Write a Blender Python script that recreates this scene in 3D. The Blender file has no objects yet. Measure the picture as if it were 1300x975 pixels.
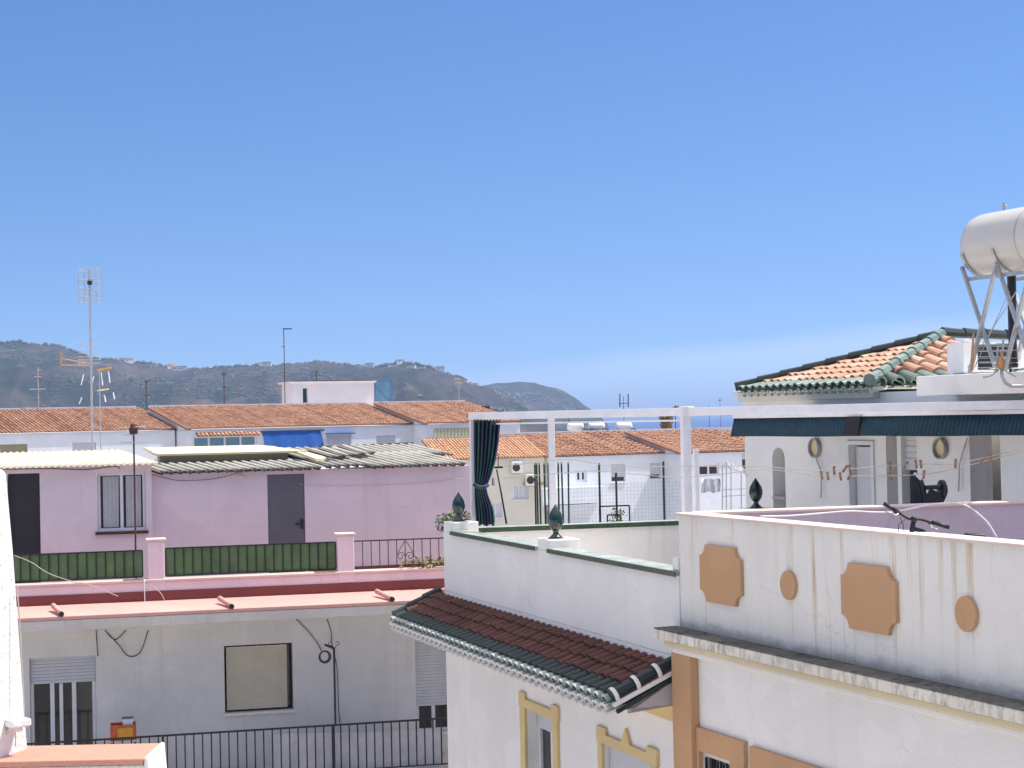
import bpy, math, random
from mathutils import Vector, Matrix, Euler, noise
random.seed(7)
D = bpy.data
scene = bpy.context.scene
COL = scene.collection
R = math.radians
PI = math.pi

# ------------------------------------------------------------------ camera
FPX = 2200.0
cam_d = D.cameras.new('camera'); cam = D.objects.new('camera', cam_d); COL.objects.link(cam)
cam_d.sensor_width = 36; cam_d.lens = 36 * FPX / 1300
cam_d.clip_start = .1; cam_d.clip_end = 120000
CAM = Vector((0, 0, 10))
RM = (Matrix.Rotation(R(91.05), 3, 'X') @ Matrix.Rotation(R(-1.2), 3, 'Z'))
cam.matrix_world = Matrix.Translation(CAM) @ RM.to_4x4()
scene.camera = cam

def ray(px, py):
    return RM @ Vector(((px - 650) / FPX, -(py - 487.5) / FPX, -1))
def at(px, py, Y):
    v = ray(px, py)
    return CAM + v * (Y / v.y)

class Frame:
    """vertical plane through a point, u along the wall, n outward, z up"""
    def __init__(s, px, Y, dx, dy, py=540):
        p = at(px, py, Y); s.O = Vector((p.x, p.y, 0))
        s.u = Vector((dx, dy, 0)).normalized()
        n = Vector((s.u.y, -s.u.x, 0))
        if n.dot(CAM - s.O) < 0: n = -n
        s.n = n
    def w(s, u, n, z): return s.O + s.u * u + s.n * n + Vector((0, 0, z))
    def h(s, px, py, off=0.0):
        v = ray(px, py)
        t = (off - (CAM - s.O).dot(s.n)) / v.dot(s.n)
        p = CAM + v * t
        return (p - s.O).dot(s.u), p.z

# ------------------------------------------------------------------ mesh builder
class MB:
    def __init__(s): s.v = []; s.f = []; s.t = []; s.tint = 0.5
    def add(s, pts, faces):
        b = len(s.v); s.v.extend([Vector(p) for p in pts])
        for f in faces: s.f.append([b + i for i in f]); s.t.append(s.tint)
    def hexa(s, p):   # 8 points, 0-3 bottom loop, 4-7 top loop
        s.add(p, [(3,2,1,0),(4,5,6,7),(0,1,5,4),(1,2,6,5),(2,3,7,6),(3,0,4,7)])
    def box(s, F, u0, u1, n0, n1, z0, z1):
        if u0 > u1: u0, u1 = u1, u0
        if n0 > n1: n0, n1 = n1, n0
        if z0 > z1: z0, z1 = z1, z0
        s.hexa([F.w(u0,n0,z0),F.w(u1,n0,z0),F.w(u1,n1,z0),F.w(u0,n1,z0),
                F.w(u0,n0,z1),F.w(u1,n0,z1),F.w(u1,n1,z1),F.w(u0,n1,z1)])
    def bar(s, a, b, w, h=None, up=Vector((0,0,1))):
        a = Vector(a); b = Vector(b); h = h or w
        d = (b - a).normalized()
        if abs(d.dot(up)) > .95: up = Vector((1,0,0))
        x = d.cross(up).normalized() * w / 2; y = x.cross(d).normalized() * h / 2
        s.hexa([a-x-y,a+x-y,b+x-y,b-x-y,a-x+y,a+x+y,b+x+y,b-x+y])
    def prism(s, F, poly, n0, n1):
        k = len(poly)
        pts = [F.w(u,n0,z) for u,z in poly] + [F.w(u,n1,z) for u,z in poly]
        s.add(pts, [tuple(range(k))[::-1], tuple(range(k,2*k))] +
              [(i,(i+1)%k,(i+1)%k+k,i+k) for i in range(k)])
    def ring(s, F, outer, inner, n0, n1):
        k = len(outer)
        pts = []
        for n in (n0, n1):
            pts += [F.w(u,n,z) for u,z in outer] + [F.w(u,n,z) for u,z in inner]
        fs = []
        for i in range(k):
            j = (i+1) % k
            fs += [(2*k+i,2*k+j,3*k+j,3*k+i),(i,j,k+j,k+i)[::-1],(i,j,2*k+j,2*k+i),(k+i,k+j,3*k+j,3*k+i)]
        s.add(pts, fs)
    def tube(s, pts, r, seg=6, r1=None):
        pts = [Vector(p) for p in pts]; n = len(pts); base = len(s.v)
        r1 = r if r1 is None else r1
        prev = None; V = []
        for i, p in enumerate(pts):
            d = (pts[min(i+1,n-1)] - pts[max(i-1,0)]).normalized()
            if prev is None:
                up = Vector((0,0,1)) if abs(d.z) < .9 else Vector((1,0,0))
                x = d.cross(up).normalized()
            else:
                x = (prev - d * prev.dot(d)).normalized()
            prev = x; y = d.cross(x); rr = r + (r1-r)*i/max(1,n-1)
            for k in range(seg):
                a = 2*PI*k/seg; V.append(p + (x*math.cos(a)+y*math.sin(a))*rr)
        fs = []
        for i in range(n-1):
            for k in range(seg):
                k2 = (k+1)%seg; fs.append((i*seg+k,i*seg+k2,(i+1)*seg+k2,(i+1)*seg+k))
        fs.append(tuple(range(seg))[::-1]); fs.append(tuple((n-1)*seg+k for k in range(seg)))
        s.add(V, fs)
    def lathe(s, c, prof, seg=16, axis=None, wob=None):
        c = Vector(c)
        if axis is None: X,Y,Z = Vector((1,0,0)),Vector((0,1,0)),Vector((0,0,1))
        else:
            Z = Vector(axis).normalized(); X = Z.cross(Vector((0,0,1)) if abs(Z.z)<.9 else Vector((1,0,0))).normalized(); Y = Z.cross(X)
        V = []; n = len(prof)
        for i,(r,z) in enumerate(prof):
            for k in range(seg):
                a = 2*PI*k/seg; rr = r*(wob(a,i) if wob else 1)
                V.append(c + X*math.cos(a)*rr + Y*math.sin(a)*rr + Z*z)
        fs = [(i*seg+k,i*seg+(k+1)%seg,(i+1)*seg+(k+1)%seg,(i+1)*seg+k) for i in range(n-1) for k in range(seg)]
        fs.append(tuple(range(seg))[::-1]); fs.append(tuple((n-1)*seg+k for k in range(seg)))
        s.add(V, fs)
    def wall(s, F, u0, u1, z0, z1, n0, n1, holes=()):
        """wall slab from n0 (back) to n1 (front) with rectangular openings cut through"""
        us = sorted(set([u0,u1]+[min(max(h[i],u0),u1) for h in holes for i in (0,1)]))
        zs = sorted(set([z0,z1]+[min(max(h[i],z0),z1) for h in holes for i in (2,3)]))
        def solid(i,j):
            if i<0 or j<0 or i>=len(us)-1 or j>=len(zs)-1: return False
            cu=(us[i]+us[i+1])/2; cz=(zs[j]+zs[j+1])/2
            return not any(h[0]<cu<h[1] and h[2]<cz<h[3] for h in holes)
        idx = {}
        def P(i,j,n):
            k=(i,j,n)
            if k not in idx: idx[k]=len(s.v); s.v.append(F.w(us[i],n,zs[j]))
            return idx[k]
        def face(*p): s.f.append(list(p)); s.t.append(s.tint)
        for i in range(len(us)-1):
            for j in range(len(zs)-1):
                if not solid(i,j): continue
                face(P(i,j,n1),P(i+1,j,n1),P(i+1,j+1,n1),P(i,j+1,n1))
                face(P(i,j+1,n0),P(i+1,j+1,n0),P(i+1,j,n0),P(i,j,n0))
                if not solid(i-1,j): face(P(i,j,n0),P(i,j,n1),P(i,j+1,n1),P(i,j+1,n0))
                if not solid(i+1,j): face(P(i+1,j,n1),P(i+1,j,n0),P(i+1,j+1,n0),P(i+1,j+1,n1))
                if not solid(i,j-1): face(P(i,j,n0),P(i+1,j,n0),P(i+1,j,n1),P(i,j,n1))
                if not solid(i,j+1): face(P(i,j+1,n1),P(i+1,j+1,n1),P(i+1,j+1,n0),P(i,j+1,n0))
    def tiles(s, P, a, up, W, Lf, pitch=.25, course=.4, r=None, seg=5, chan=True, sheet=True, jit=.006, rise=.8, t_from=0., t_to=1e9, s_rng=None):
        """barrel tiles: P eave corner, a across, up the slope (unit vectors)"""
        a = Vector(a).normalized(); up = Vector(up).normalized(); N = a.cross(up).normalized()
        if N.z < 0: N = -N
        r = r or pitch*.33
        cols = max(1, round(W/pitch)); pitch = W/cols
        for i in range(cols):
            sc = (i+.5)*pitch; L = Lf(sc) if callable(Lf) else Lf
            off = random.uniform(-.02,.02)*(1 if seg>4 else 7); ct = random.random()
            j = 0
            while j*course < L:
                t0 = j*course + (off if j else 0); t1 = min((j+1)*course+.05, L)
                j += 1
                tn=(j-1)*course
                if tn < t_from-.01 or tn >= t_to-.005 or t1-t0 < .03: continue
                s.tint = random.random() if seg>4 else .55*ct+.45*random.random()
                dj = random.uniform(-jit,jit); ja = random.uniform(-jit,jit)
                V = []
                for t,rr,lift in ((t0,r,.022+dj),(t1,r*.84,0.0)):
                    for k in range(seg+1):
                        an = PI*k/seg
                        V.append(P + a*(sc+ja+math.cos(an)*rr) + up*t + N*(math.sin(an)*rr*rise+lift))
                # thin inner lip at the lower end so that the open end reads as thick clay
                for k in range(seg+1):
                    an = PI*k/seg
                    V.append(P + a*(sc+ja+math.cos(an)*(r*.8)) + up*(t0+.001) + N*(math.sin(an)*r*.8*rise+.015+dj))
                q = seg+1
                fs = [(k,k+1,q+k+1,q+k) for k in range(seg)] + [(k,k+1,2*q+k+1,2*q+k) for k in range(seg)]
                s.add(V, fs)
            if chan:
                for jj in range(int(math.ceil(L/course))):
                    t0=jj*course-.03; t1=min(t0+course+.06,L)
                    if t0+.03 < t_from-.01 or t0 >= t_to: continue
                    s.tint = random.random(); V=[]
                    for t,lift in ((t0,.0),(t1,-.02)):
                        for k in range(4):
                            an = PI+PI*k/3
                            V.append(P + a*(sc+pitch/2+math.cos(an)*pitch*.32) + up*t + N*(math.sin(an)*pitch*.2+lift+.02))
                    s.add(V, [(k,k+1,5+k,4+k) for k in range(3)])
        s.tint=.3
        if sheet:
            K=24; V=[]; fs=[]
            for i in range(K+1):
                sc=W*i/K; L=Lf(min(max(sc,.001),W-.001)) if callable(Lf) else Lf
                L0=max(0,t_from); L1=min(L,t_to)
                if L1<L0: L1=L0
                V += [P+a*sc+up*L0-N*.03, P+a*sc+up*L1-N*.03]
            fs=[(2*i,2*i+2,2*i+3,2*i+1) for i in range(K)]
            s.add(V,fs)
        s.tint=.5
    def corrug(s, P, a, up, W, L, pitch=.177, amp=.025, k=6, rag=0):
        a=Vector(a).normalized(); up=Vector(up).normalized(); N=a.cross(up).normalized()
        if N.z<0: N=-N
        n=int(W/pitch*k); V=[]; m=3
        for i in range(n+1):
            x=W*i/n; hgt=math.cos(2*PI*x/pitch)*amp if not rag else (abs(math.cos(PI*x/pitch))*2-1)*amp
            sag = (noise.noise(Vector((x*.9,3,1)))*.03*rag)
            e = noise.noise(Vector((math.floor(x/.9),7,2)))*.08*rag
            for j in range(m+1):
                V.append(P+a*x+up*(L*j/m+e*(1-j/m))+N*(hgt+sag*(1-abs(j/m*2-1))))
        b0=len(s.v); s.v.extend(V)
        for i in range(n):
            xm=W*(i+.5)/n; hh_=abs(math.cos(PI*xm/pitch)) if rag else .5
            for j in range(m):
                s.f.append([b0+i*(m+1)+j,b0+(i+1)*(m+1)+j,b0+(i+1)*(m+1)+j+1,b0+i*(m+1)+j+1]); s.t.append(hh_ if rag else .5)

# ------------------------------------------------------------------ scene helpers
def tag(o, label=None, cat=None, group=None, kind=None):
    if label: o['label'] = label
    if cat: o['category'] = cat
    if group: o['group'] = group
    if kind: o['kind'] = kind
    return o
def thing(name, label, cat, loc, group=None, rz=0):
    o = D.objects.new(name, None); COL.objects.link(o)
    o.location = loc; o.rotation_euler = (0,0,rz); o.empty_display_size=.2
    return tag(o, label, cat, group)
def loc_chain(o):
    m = Matrix.Identity(4)
    while o is not None:
        m = (Matrix.Translation(o.location) @ o.rotation_euler.to_matrix().to_4x4()) @ m; o = o.parent
    return m
def part(name, mb, mat, parent=None, label=None, bevel=0, smooth=False, solid=0, origin=None, autosm=False):
    me = D.meshes.new(name)
    if parent is not None: M = loc_chain(parent).inverted()
    elif origin is not None: M = Matrix.Translation(-Vector(origin))
    else: M = Matrix.Identity(4)
    me.from_pydata([M @ v for v in mb.v], [], mb.f); me.update()
    if len(set(mb.t)) > 1:
        at_ = me.attributes.new('tint','FLOAT','FACE'); at_.data.foreach_set('value', mb.t)
    o = D.objects.new(name, me); COL.objects.link(o)
    me.materials.append(mat)
    if parent is not None: o.parent = parent
    elif origin is not None: o.location = origin
    if label: o['label'] = label
    if smooth: me.polygons.foreach_set('use_smooth', [True]*len(me.polygons))
    if solid:
        m = o.modifiers.new('solid','SOLIDIFY'); m.thickness = solid
    if bevel:
        m = o.modifiers.new('bevel','BEVEL'); m.width = bevel; m.segments = 2; m.limit_method='ANGLE'; m.angle_limit=R(40)
    return o
def copy_tree(o, parent=None):
    c = o.copy(); COL.objects.link(c); c.parent = parent
    for ch in list(o.children): copy_tree(ch, c)
    return c
def base(F,u,z,n=0): return F.w(u,n,z)

# ------------------------------------------------------------------ materials
def mat_new(name):
    m = D.materials.new(name); m.use_nodes = True
    nt = m.node_tree; b = nt.nodes['Principled BSDF']
    return m, nt, b
def N(nt, t, **kw):
    n = nt.nodes.new(t)
    for k,v in kw.items(): setattr(n,k,v)
    return n
def mapped(nt, scale, rot=(0,0,0)):
    tc = N(nt,'ShaderNodeTexCoord'); mp = N(nt,'ShaderNodeMapping')
    mp.inputs['Scale'].default_value = scale; mp.inputs['Rotation'].default_value = rot
    nt.links.new(tc.outputs['Object'], mp.inputs['Vector']); return mp.outputs[0]
def ntex(nt, vec, scale=1, detail=4, rough=.6):
    n = N(nt,'ShaderNodeTexNoise'); n.inputs['Scale'].default_value=scale; n.inputs['Detail'].default_value=detail; n.inputs['Roughness'].default_value=rough
    nt.links.new(vec, n.inputs['Vector']); return n.outputs['Fac']
def ramp(nt, fac, stops):
    r = N(nt,'ShaderNodeValToRGB'); e = r.color_ramp.elements
    while len(e) < len(stops): e.new(.5)
    for i,(p,c) in enumerate(stops):
        e[i].position=p; e[i].color = (c,c,c,1) if isinstance(c,(int,float)) else (*c,1)
    nt.links.new(fac, r.inputs['Fac']); return r.outputs['Color']
def mix(nt, fac, a, b, mode='MIX'):
    m = N(nt,'ShaderNodeMix', data_type='RGBA', blend_type=mode)
    for s,v in ((0,fac),(6,a),(7,b)):
        if hasattr(v,'links') or hasattr(v,'is_linked'): nt.links.new(v, m.inputs[s])
        elif s==0: m.inputs[0].default_value = v
        else: m.inputs[s].default_value = (*v,1)
    return m.outputs[2]
def math_(nt, op, a, b=None):
    m = N(nt,'ShaderNodeMath', operation=op)
    for i,v in enumerate((a,b)):
        if v is None: continue
        if isinstance(v,(int,float)): m.inputs[i].default_value=v
        else: nt.links.new(v, m.inputs[i])
    return m.outputs[0]
def bump(nt, b, h, strength=.3, dist=.01):
    n = N(nt,'ShaderNodeBump'); n.inputs['Strength'].default_value=strength; n.inputs['Distance'].default_value=dist
    nt.links.new(h, n.inputs['Height']); nt.links.new(n.outputs[0], b.inputs['Normal'])

def plaster(name, col, var=.10, dirt=.12, dirtcol=(.25,.21,.16), streak=0, streakcol=(.33,.22,.1), bumpd=.006, rough=.85, fine=28, mold=0, moldcol=(.03,.03,.028), patch=.35, crack=.28):
    m, nt, b = mat_new(name)
    v = mapped(nt,(1,1,1)); c = col
    big = ntex(nt, v, .7, 5, .65)
    dark = tuple(x*(1-var) for x in col); lite = tuple(min(.92,x*(1+var*.5)) for x in col)
    out = ramp(nt, big, [(.3,dark),(.7,lite)])
    if dirt:
        d = ramp(nt, ntex(nt, mapped(nt,(1,1,.45)), 2.3, 8, .72), [(.5,0.),(.78,1.)])
        out = mix(nt, math_(nt,'MULTIPLY',d,dirt), out, dirtcol)
    if streak:
        s1 = ramp(nt, ntex(nt, mapped(nt,(4.5,4.5,.16)), 1.6, 6, .68), [(.55,0.),(.66,1.)])
        s2 = ramp(nt, ntex(nt, mapped(nt,(1.2,1.2,.6)), 1.0, 3, .5), [(.35,.15),(.65,1.)])
        out = mix(nt, math_(nt,'MULTIPLY',math_(nt,'MULTIPLY',s1,s2),streak), out, streakcol)
    if mold:
        s3 = ramp(nt, ntex(nt, mapped(nt,(9,9,3)), 1.4, 7, .75), [(.45,0.),(.6,1.)])
        out = mix(nt, math_(nt,'MULTIPLY',s3,mold), out, moldcol)
    # repaint patches and hairline cracks
    pt = ramp(nt, ntex(nt, mapped(nt,(.9,.9,1.3)), 1.1, 2, .4), [(.50,0.),(.515,1.)])
    out = mix(nt, math_(nt,'MULTIPLY',pt,patch), out, tuple(min(.92,x*.88) for x in col))
    wv = N(nt,'ShaderNodeVectorMath',operation='ADD'); nz_=N(nt,'ShaderNodeTexNoise'); nz_.inputs['Scale'].default_value=3; nt.links.new(v,nz_.inputs['Vector'])
    sc_=N(nt,'ShaderNodeVectorMath',operation='SCALE'); sc_.inputs[3].default_value=.5; nt.links.new(nz_.outputs['Color'],sc_.inputs[0])
    nt.links.new(v,wv.inputs[0]); nt.links.new(sc_.outputs[0],wv.inputs[1])
    vo=N(nt,'ShaderNodeTexVoronoi',feature='DISTANCE_TO_EDGE'); vo.inputs['Scale'].default_value=.75; nt.links.new(wv.outputs[0],vo.inputs['Vector'])
    ck=ramp(nt, vo.outputs['Distance'], [(.0,1.),(.006,0.)]); cm_=ramp(nt, ntex(nt,v,.8,3,.5), [(.55,0.),(.62,1.)])
    out = mix(nt, math_(nt,'MULTIPLY',math_(nt,'MULTIPLY',ck,cm_),crack), out, tuple(x*.45 for x in col))
    spk = ramp(nt, ntex(nt, v, 60, 3, .7), [(.3,.94),(.7,1.04)])
    out = mix(nt, 1.0, out, spk, 'MULTIPLY')
    nt.links.new(out, b.inputs['Base Color']); b.inputs['Roughness'].default_value = rough
    b.inputs['Specular IOR Level'].default_value = .25
    hh = math_(nt,'ADD',ntex(nt, v, fine, 5, .65), math_(nt,'MULTIPLY',ntex(nt,v,2.2,3,.5),3.0))
    bump(nt, b, hh, .55, bumpd)
    return m
def tilemat(name, cols, rough=.8, var=.35, coat=0, dust=None):
    m, nt, b = mat_new(name)
    a = N(nt,'ShaderNodeAttribute', attribute_name='tint')
    k = len(cols); out = ramp(nt, a.outputs['Fac'], [((i+.5)/k,c) for i,c in enumerate(cols)])
    n = ntex(nt, mapped(nt,(1,1,1)), 6, 6, .7)
    out = mix(nt, 1.0, out, ramp(nt, n, [(.3,1-var),(.7,1+var*.2)]), 'MULTIPLY')
    n2 = ramp(nt, ntex(nt, mapped(nt,(1,1,1)), .55, 5, .7), [(.45,0.),(.75,.45)])
    out = mix(nt, n2, out, tuple(x*.55 for x in cols[0]) if dust is None else dust)
    nt.links.new(out, b.inputs['Base Color']); b.inputs['Roughness'].default_value = rough
    b.inputs['Coat Weight'].default_value = coat; b.inputs['Coat Roughness'].default_value=.15
    bump(nt, b, ntex(nt, mapped(nt,(1,1,1)), 40, 4, .6), .3, .005)
    return m
def simple(name, col, rough=.5, metal=0, var=.12, scale=8, coat=0, bmp=.0, alpha=1):
    m, nt, b = mat_new(name)
    out = ramp(nt, ntex(nt, mapped(nt,(1,1,1)), scale, 5, .65), [(.3,tuple(x*(1-var) for x in col)),(.7,tuple(min(.95,x*(1+var)) for x in col))])
    nt.links.new(out, b.inputs['Base Color']); b.inputs['Roughness'].default_value=rough; b.inputs['Metallic'].default_value=metal
    b.inputs['Coat Weight'].default_value=coat; b.inputs['Coat Roughness'].default_value=.08
    if bmp: bump(nt, b, ntex(nt, mapped(nt,(1,1,1)), scale*5, 4, .6), .4, bmp)
    return m

M = {}
M['white'] = plaster('white_plaster', (.84,.81,.77), .05, .10, (.45,.42,.36))
M['white_mid'] = plaster('white_facade_plaster', (.85,.82,.78), .05, .10, (.55,.5,.42), streak=.22, streakcol=(.55,.5,.42))
M['white_low'] = plaster('old_white_plaster', (.76,.74,.72), .09, .32, (.46,.42,.34), bumpd=.01, streak=.25, streakcol=(.48,.44,.36))
M['white_stain'] = plaster('streaked_white_plaster', (.80,.77,.71), .07, .22, (.5,.45,.35), streak=.9, streakcol=(.50,.35,.17), patch=.15)
def add_mold(mt, z0, z1, col=(.10,.095,.085), amt=.5):
    nt=mt.node_tree; b=nt.nodes['Principled BSDF']; src=b.inputs['Base Color'].links[0].from_socket
    tc=N(nt,'ShaderNodeTexCoord'); sp=N(nt,'ShaderNodeSeparateXYZ'); nt.links.new(tc.outputs['Object'],sp.inputs[0])
    mr=N(nt,'ShaderNodeMapRange'); mr.inputs[1].default_value=z1; mr.inputs[2].default_value=z0; nt.links.new(sp.outputs[2],mr.inputs[0])
    nz=ntex(nt,mapped(nt,(2.2,2.2,5)),1.3,8,.75)
    f=ramp(nt, math_(nt,'ADD',math_(nt,'MULTIPLY',mr.outputs[0],.55),math_(nt,'MULTIPLY',nz,.9)), [(.62,0.),(.95,1.)])
    nt.links.new(mix(nt, math_(nt,'MULTIPLY',f,amt), src, col), b.inputs['Base Color'])
add_mold(M['white_stain'],7.74,7.90)
M['cornice'] = plaster('mouldy_cornice', (.80,.75,.64), .1, .3, (.4,.33,.2), mold=.55, moldcol=(.05,.045,.035))
M['cornice_top'] = plaster('black_mould', (.20,.19,.165), .5, .6, (.04,.04,.035), mold=.95)
M['cornice_low'] = plaster('cream_moulding', (.72,.62,.42), .1, .3, (.6,.5,.33))
M['pink'] = plaster('pink_plaster', (.78,.655,.70), .06, .22, (.56,.42,.44), streak=.22, streakcol=(.50,.38,.42))
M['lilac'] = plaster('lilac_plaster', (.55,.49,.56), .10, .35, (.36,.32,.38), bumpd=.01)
M['pinkcop'] = plaster('pink_coping', (.74,.60,.54), .12, .35, (.45,.28,.2))
M['salmon'] = plaster('salmon_paint', (.62,.35,.31), .14, .5, (.44,.2,.15), bumpd=.008)
M['darkred'] = plaster('dark_red_paint', (.23,.072,.068), .15, .2, (.15,.05,.05))
M['fascia'] = plaster('grey_fascia', (.60,.56,.52), .1, .4, (.33,.25,.2), streak=.4, streakcol=(.35,.24,.2))
M['orange'] = plaster('apricot_paint', (.56,.33,.18), .07, .3, (.44,.28,.17), streak=.25, streakcol=(.38,.25,.16))
M['yellow'] = plaster('ochre_paint', (.71,.54,.27), .04, .1, (.6,.46,.25))
M['cream'] = plaster('cream_plaster', (.72,.68,.57), .06, .2, (.6,.55,.45))
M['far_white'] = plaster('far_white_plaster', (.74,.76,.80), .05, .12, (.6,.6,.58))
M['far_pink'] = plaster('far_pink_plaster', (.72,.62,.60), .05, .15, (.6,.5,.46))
M['stucco'] = plaster('rough_white_stucco', (.80,.79,.76), .06, .4, (.55,.53,.5), bumpd=.02, fine=60)
def add_pits(mt,col=(.42,.41,.38),sc=38,amt=.75):
    nt=mt.node_tree; b=nt.nodes['Principled BSDF']; src=b.inputs['Base Color'].links[0].from_socket
    f=ramp(nt, ntex(nt,mapped(nt,(1,1,1)),sc,4,.6), [(.60,0.),(.68,1.)])
    nt.links.new(mix(nt, math_(nt,'MULTIPLY',f,amt), src, col), b.inputs['Base Color'])
add_pits(M['stucco'])
M['terracotta_cap'] = plaster('terracotta_cap', (.55,.27,.20), .2, .35, (.42,.22,.16))
M['beige'] = plaster('beige_boards', (.72,.62,.42), .10, .25, (.5,.42,.28))
M['olive'] = plaster('olive_board', (.36,.33,.20), .10, .25, (.28,.25,.15))
M['ground'] = plaster('pale_paved_ground', (.52,.48,.43), .15, .2, (.36,.33,.28))
M['floor'] = plaster('terrace_floor', (.36,.25,.21), .15, .3, (.25,.2,.17))
M['tile_far'] = tilemat('far_clay_tiles', [(.36,.175,.11),(.52,.28,.175),(.62,.36,.24),(.46,.24,.15)])
M['tile_far2'] = tilemat('far_light_clay_tiles', [(.66,.38,.22),(.72,.44,.27),(.64,.35,.20)], var=.2)
M['tile_mid'] = tilemat('dark_red_tiles', [(.105,.038,.028),(.15,.055,.038),(.125,.043,.032)], var=.3, dust=(.15,.07,.055))
M['tile_hip'] = tilemat('orange_clay_tiles', [(.50,.27,.18),(.60,.36,.25),(.46,.23,.15),(.64,.45,.33)], var=.3, dust=(.45,.3,.2))
M['green_tile'] = tilemat('dark_green_glazed_tiles', [(.007,.022,.024),(.010,.028,.028),(.006,.019,.022)], rough=.55, var=.3, coat=.08, dust=(.02,.04,.04))
M['green_tile_pale'] = tilemat('weathered_green_glazed_tiles', [(.42,.48,.42),(.52,.56,.50),(.30,.38,.33)], rough=.5, var=.4, coat=.4, dust=(.4,.42,.38))
M['green_tile_grey'] = tilemat('grey_green_glazed_tiles', [(.15,.22,.18),(.20,.27,.23),(.11,.17,.14)], rough=.5, var=.4, coat=.1, dust=(.22,.25,.22))
M['coping_pale'] = simple('pale_glazed_coping', (.33,.37,.32), .5, 0, .35, 4, coat=.1)
M['coping_green'] = simple('green_glazed_coping', (.035,.065,.035), .45, 0, .5, 5, coat=.15)
M['finial'] = simple('dark_green_glaze', (.004,.028,.02), .2, 0, .3, 8, coat=.6)
M['finial_dark'] = simple('black_green_glaze', (.004,.008,.006), .25, 0, .3, 8, coat=.4)
M['glass'] = simple('dark_glass', (.02,.022,.026), .08, 0, .2, 2)
M['blueglass'] = simple('blue_glass', (.14,.26,.34), .2, 0, .15, 1.5)
M['alu'] = simple('white_aluminium', (.72,.72,.73), .4, 0, .05, 5)
M['shutter'] = simple('grey_white_shutter', (.60,.60,.62), .5, 0, .05, 5)
M['shutter_dark'] = simple('beige_blind', (.62,.56,.44), .8, 0, .08, 3)
M['black_iron'] = simple('black_iron', (.02,.02,.024), .5, .3, .3, 20)
M['rust_iron'] = simple('rusty_brown_iron', (.08,.035,.03), .7, .2, .4, 20)
M['door'] = simple('grey_metal_door', (.12,.115,.135), .5, 0, .08, 3)
M['door_dark'] = simple('dark_brown_door', (.028,.025,.03), .6, 0, .15, 3)
M['green_panel'] = simple('green_painted_panel', (.085,.16,.065), .6, 0, .3, 3)
M['cement'] = simple('weathered_fibre_cement', (.42,.40,.35), .9, 0, .35, 1.6, bmp=.01)
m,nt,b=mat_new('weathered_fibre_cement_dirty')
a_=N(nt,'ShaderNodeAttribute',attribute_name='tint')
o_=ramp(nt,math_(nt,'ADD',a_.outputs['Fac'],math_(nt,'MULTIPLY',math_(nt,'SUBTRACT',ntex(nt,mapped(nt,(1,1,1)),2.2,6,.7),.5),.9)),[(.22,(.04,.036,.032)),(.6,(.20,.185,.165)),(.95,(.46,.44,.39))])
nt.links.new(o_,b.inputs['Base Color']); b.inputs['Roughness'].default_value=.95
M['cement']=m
M['creamsheet'] = simple('cream_corrugated_sheet', (.72,.65,.53), .6, 0, .12, 6)
M['ribyellow'] = simple('yellow_green_ribbed_panel', (.48,.46,.30), .6, 0, .1, 6)
M['blue'] = simple('bright_blue_awning_cloth', (.015,.10,.40), .7, 0, .15, 3)
M['awn'] = simple('dark_teal_awning_cloth', (.013,.048,.078), .75, 0, .2, 6)
M['awn_black'] = simple('black_fold_cloth', (.012,.014,.022), .8, 0, .2, 6)
M['pergola'] = simple('white_painted_steel', (.76,.74,.76), .4, 0, .08, 4)
M['steel'] = simple('galvanised_steel', (.42,.44,.45), .45, .6, .15, 10)
M['tank'] = simple('white_enamel_tank', (.56,.54,.50), .25, 0, .05, 2, coat=.6)
M['tank'].node_tree.nodes['Principled BSDF'].inputs['Coat Weight'].default_value=.25; M['tank'].node_tree.nodes['Principled BSDF'].inputs['Roughness'].default_value=.4
M['white_plastic'] = simple('white_plastic', (.78,.78,.76), .4, 0, .05, 8)
M['black_plastic'] = simple('black_plastic', (.012,.012,.014), .45, 0, .2, 10)
M['orange_plastic'] = simple('orange_plastic', (.50,.25,.07), .45, 0, .2, 12)
M['red_plastic'] = simple('red_orange_crate', (.50,.10,.03), .5, 0, .3, 12)
M['yellow_plastic'] = simple('yellow_crate', (.62,.30,.02), .5, 0, .15, 12)
M['curtain_cloth'] = simple('white_curtain_cloth', (.50,.50,.51), .9, 0, .1, 5)
M['cloth'] = simple('white_cloth', (.78,.80,.84), .9, 0, .08, 5)
M['tarp'] = simple('pale_tarpaulin', (.50,.50,.56), .6, 0, .15, 4)
M['wire'] = simple('pale_cable', (.45,.40,.34), .7, 0, .1, 5)
M['wire_dark'] = simple('dark_cable', (.06,.055,.06), .7, 0, .1, 5)
M['peg'] = simple('wooden_peg', (.33,.17,.10), .7, 0, .3, 30)
M['stake'] = simple('dark_green_stake', (.02,.045,.03), .6, 0, .3, 10)
M['stake_pale'] = simple('pale_green_cane', (.30,.36,.24), .6, 0, .3, 10)
M['panel'] = simple('solar_collector', (.03,.02,.03), .25, .1, .2, 4)
M['ovalcream'] = simple('cream_oval', (.72,.60,.33), .6, 0, .1, 5)
M['grey_rim'] = simple('grey_rim', (.34,.33,.34), .6, 0, .1, 5)
M['gable'] = plaster('greyish_pink_plaster', (.50,.45,.44), .06, .25, (.4,.35,.33))
M['verge'] = simple('shadow_brown_verge',(.30,.15,.09),.8,0,.2,4)  # tile brown darkened to stand for the shadow line along roof edges
M['trunk'] = simple('palm_trunk', (.22,.13,.07), .9, 0, .4, 6)

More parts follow.
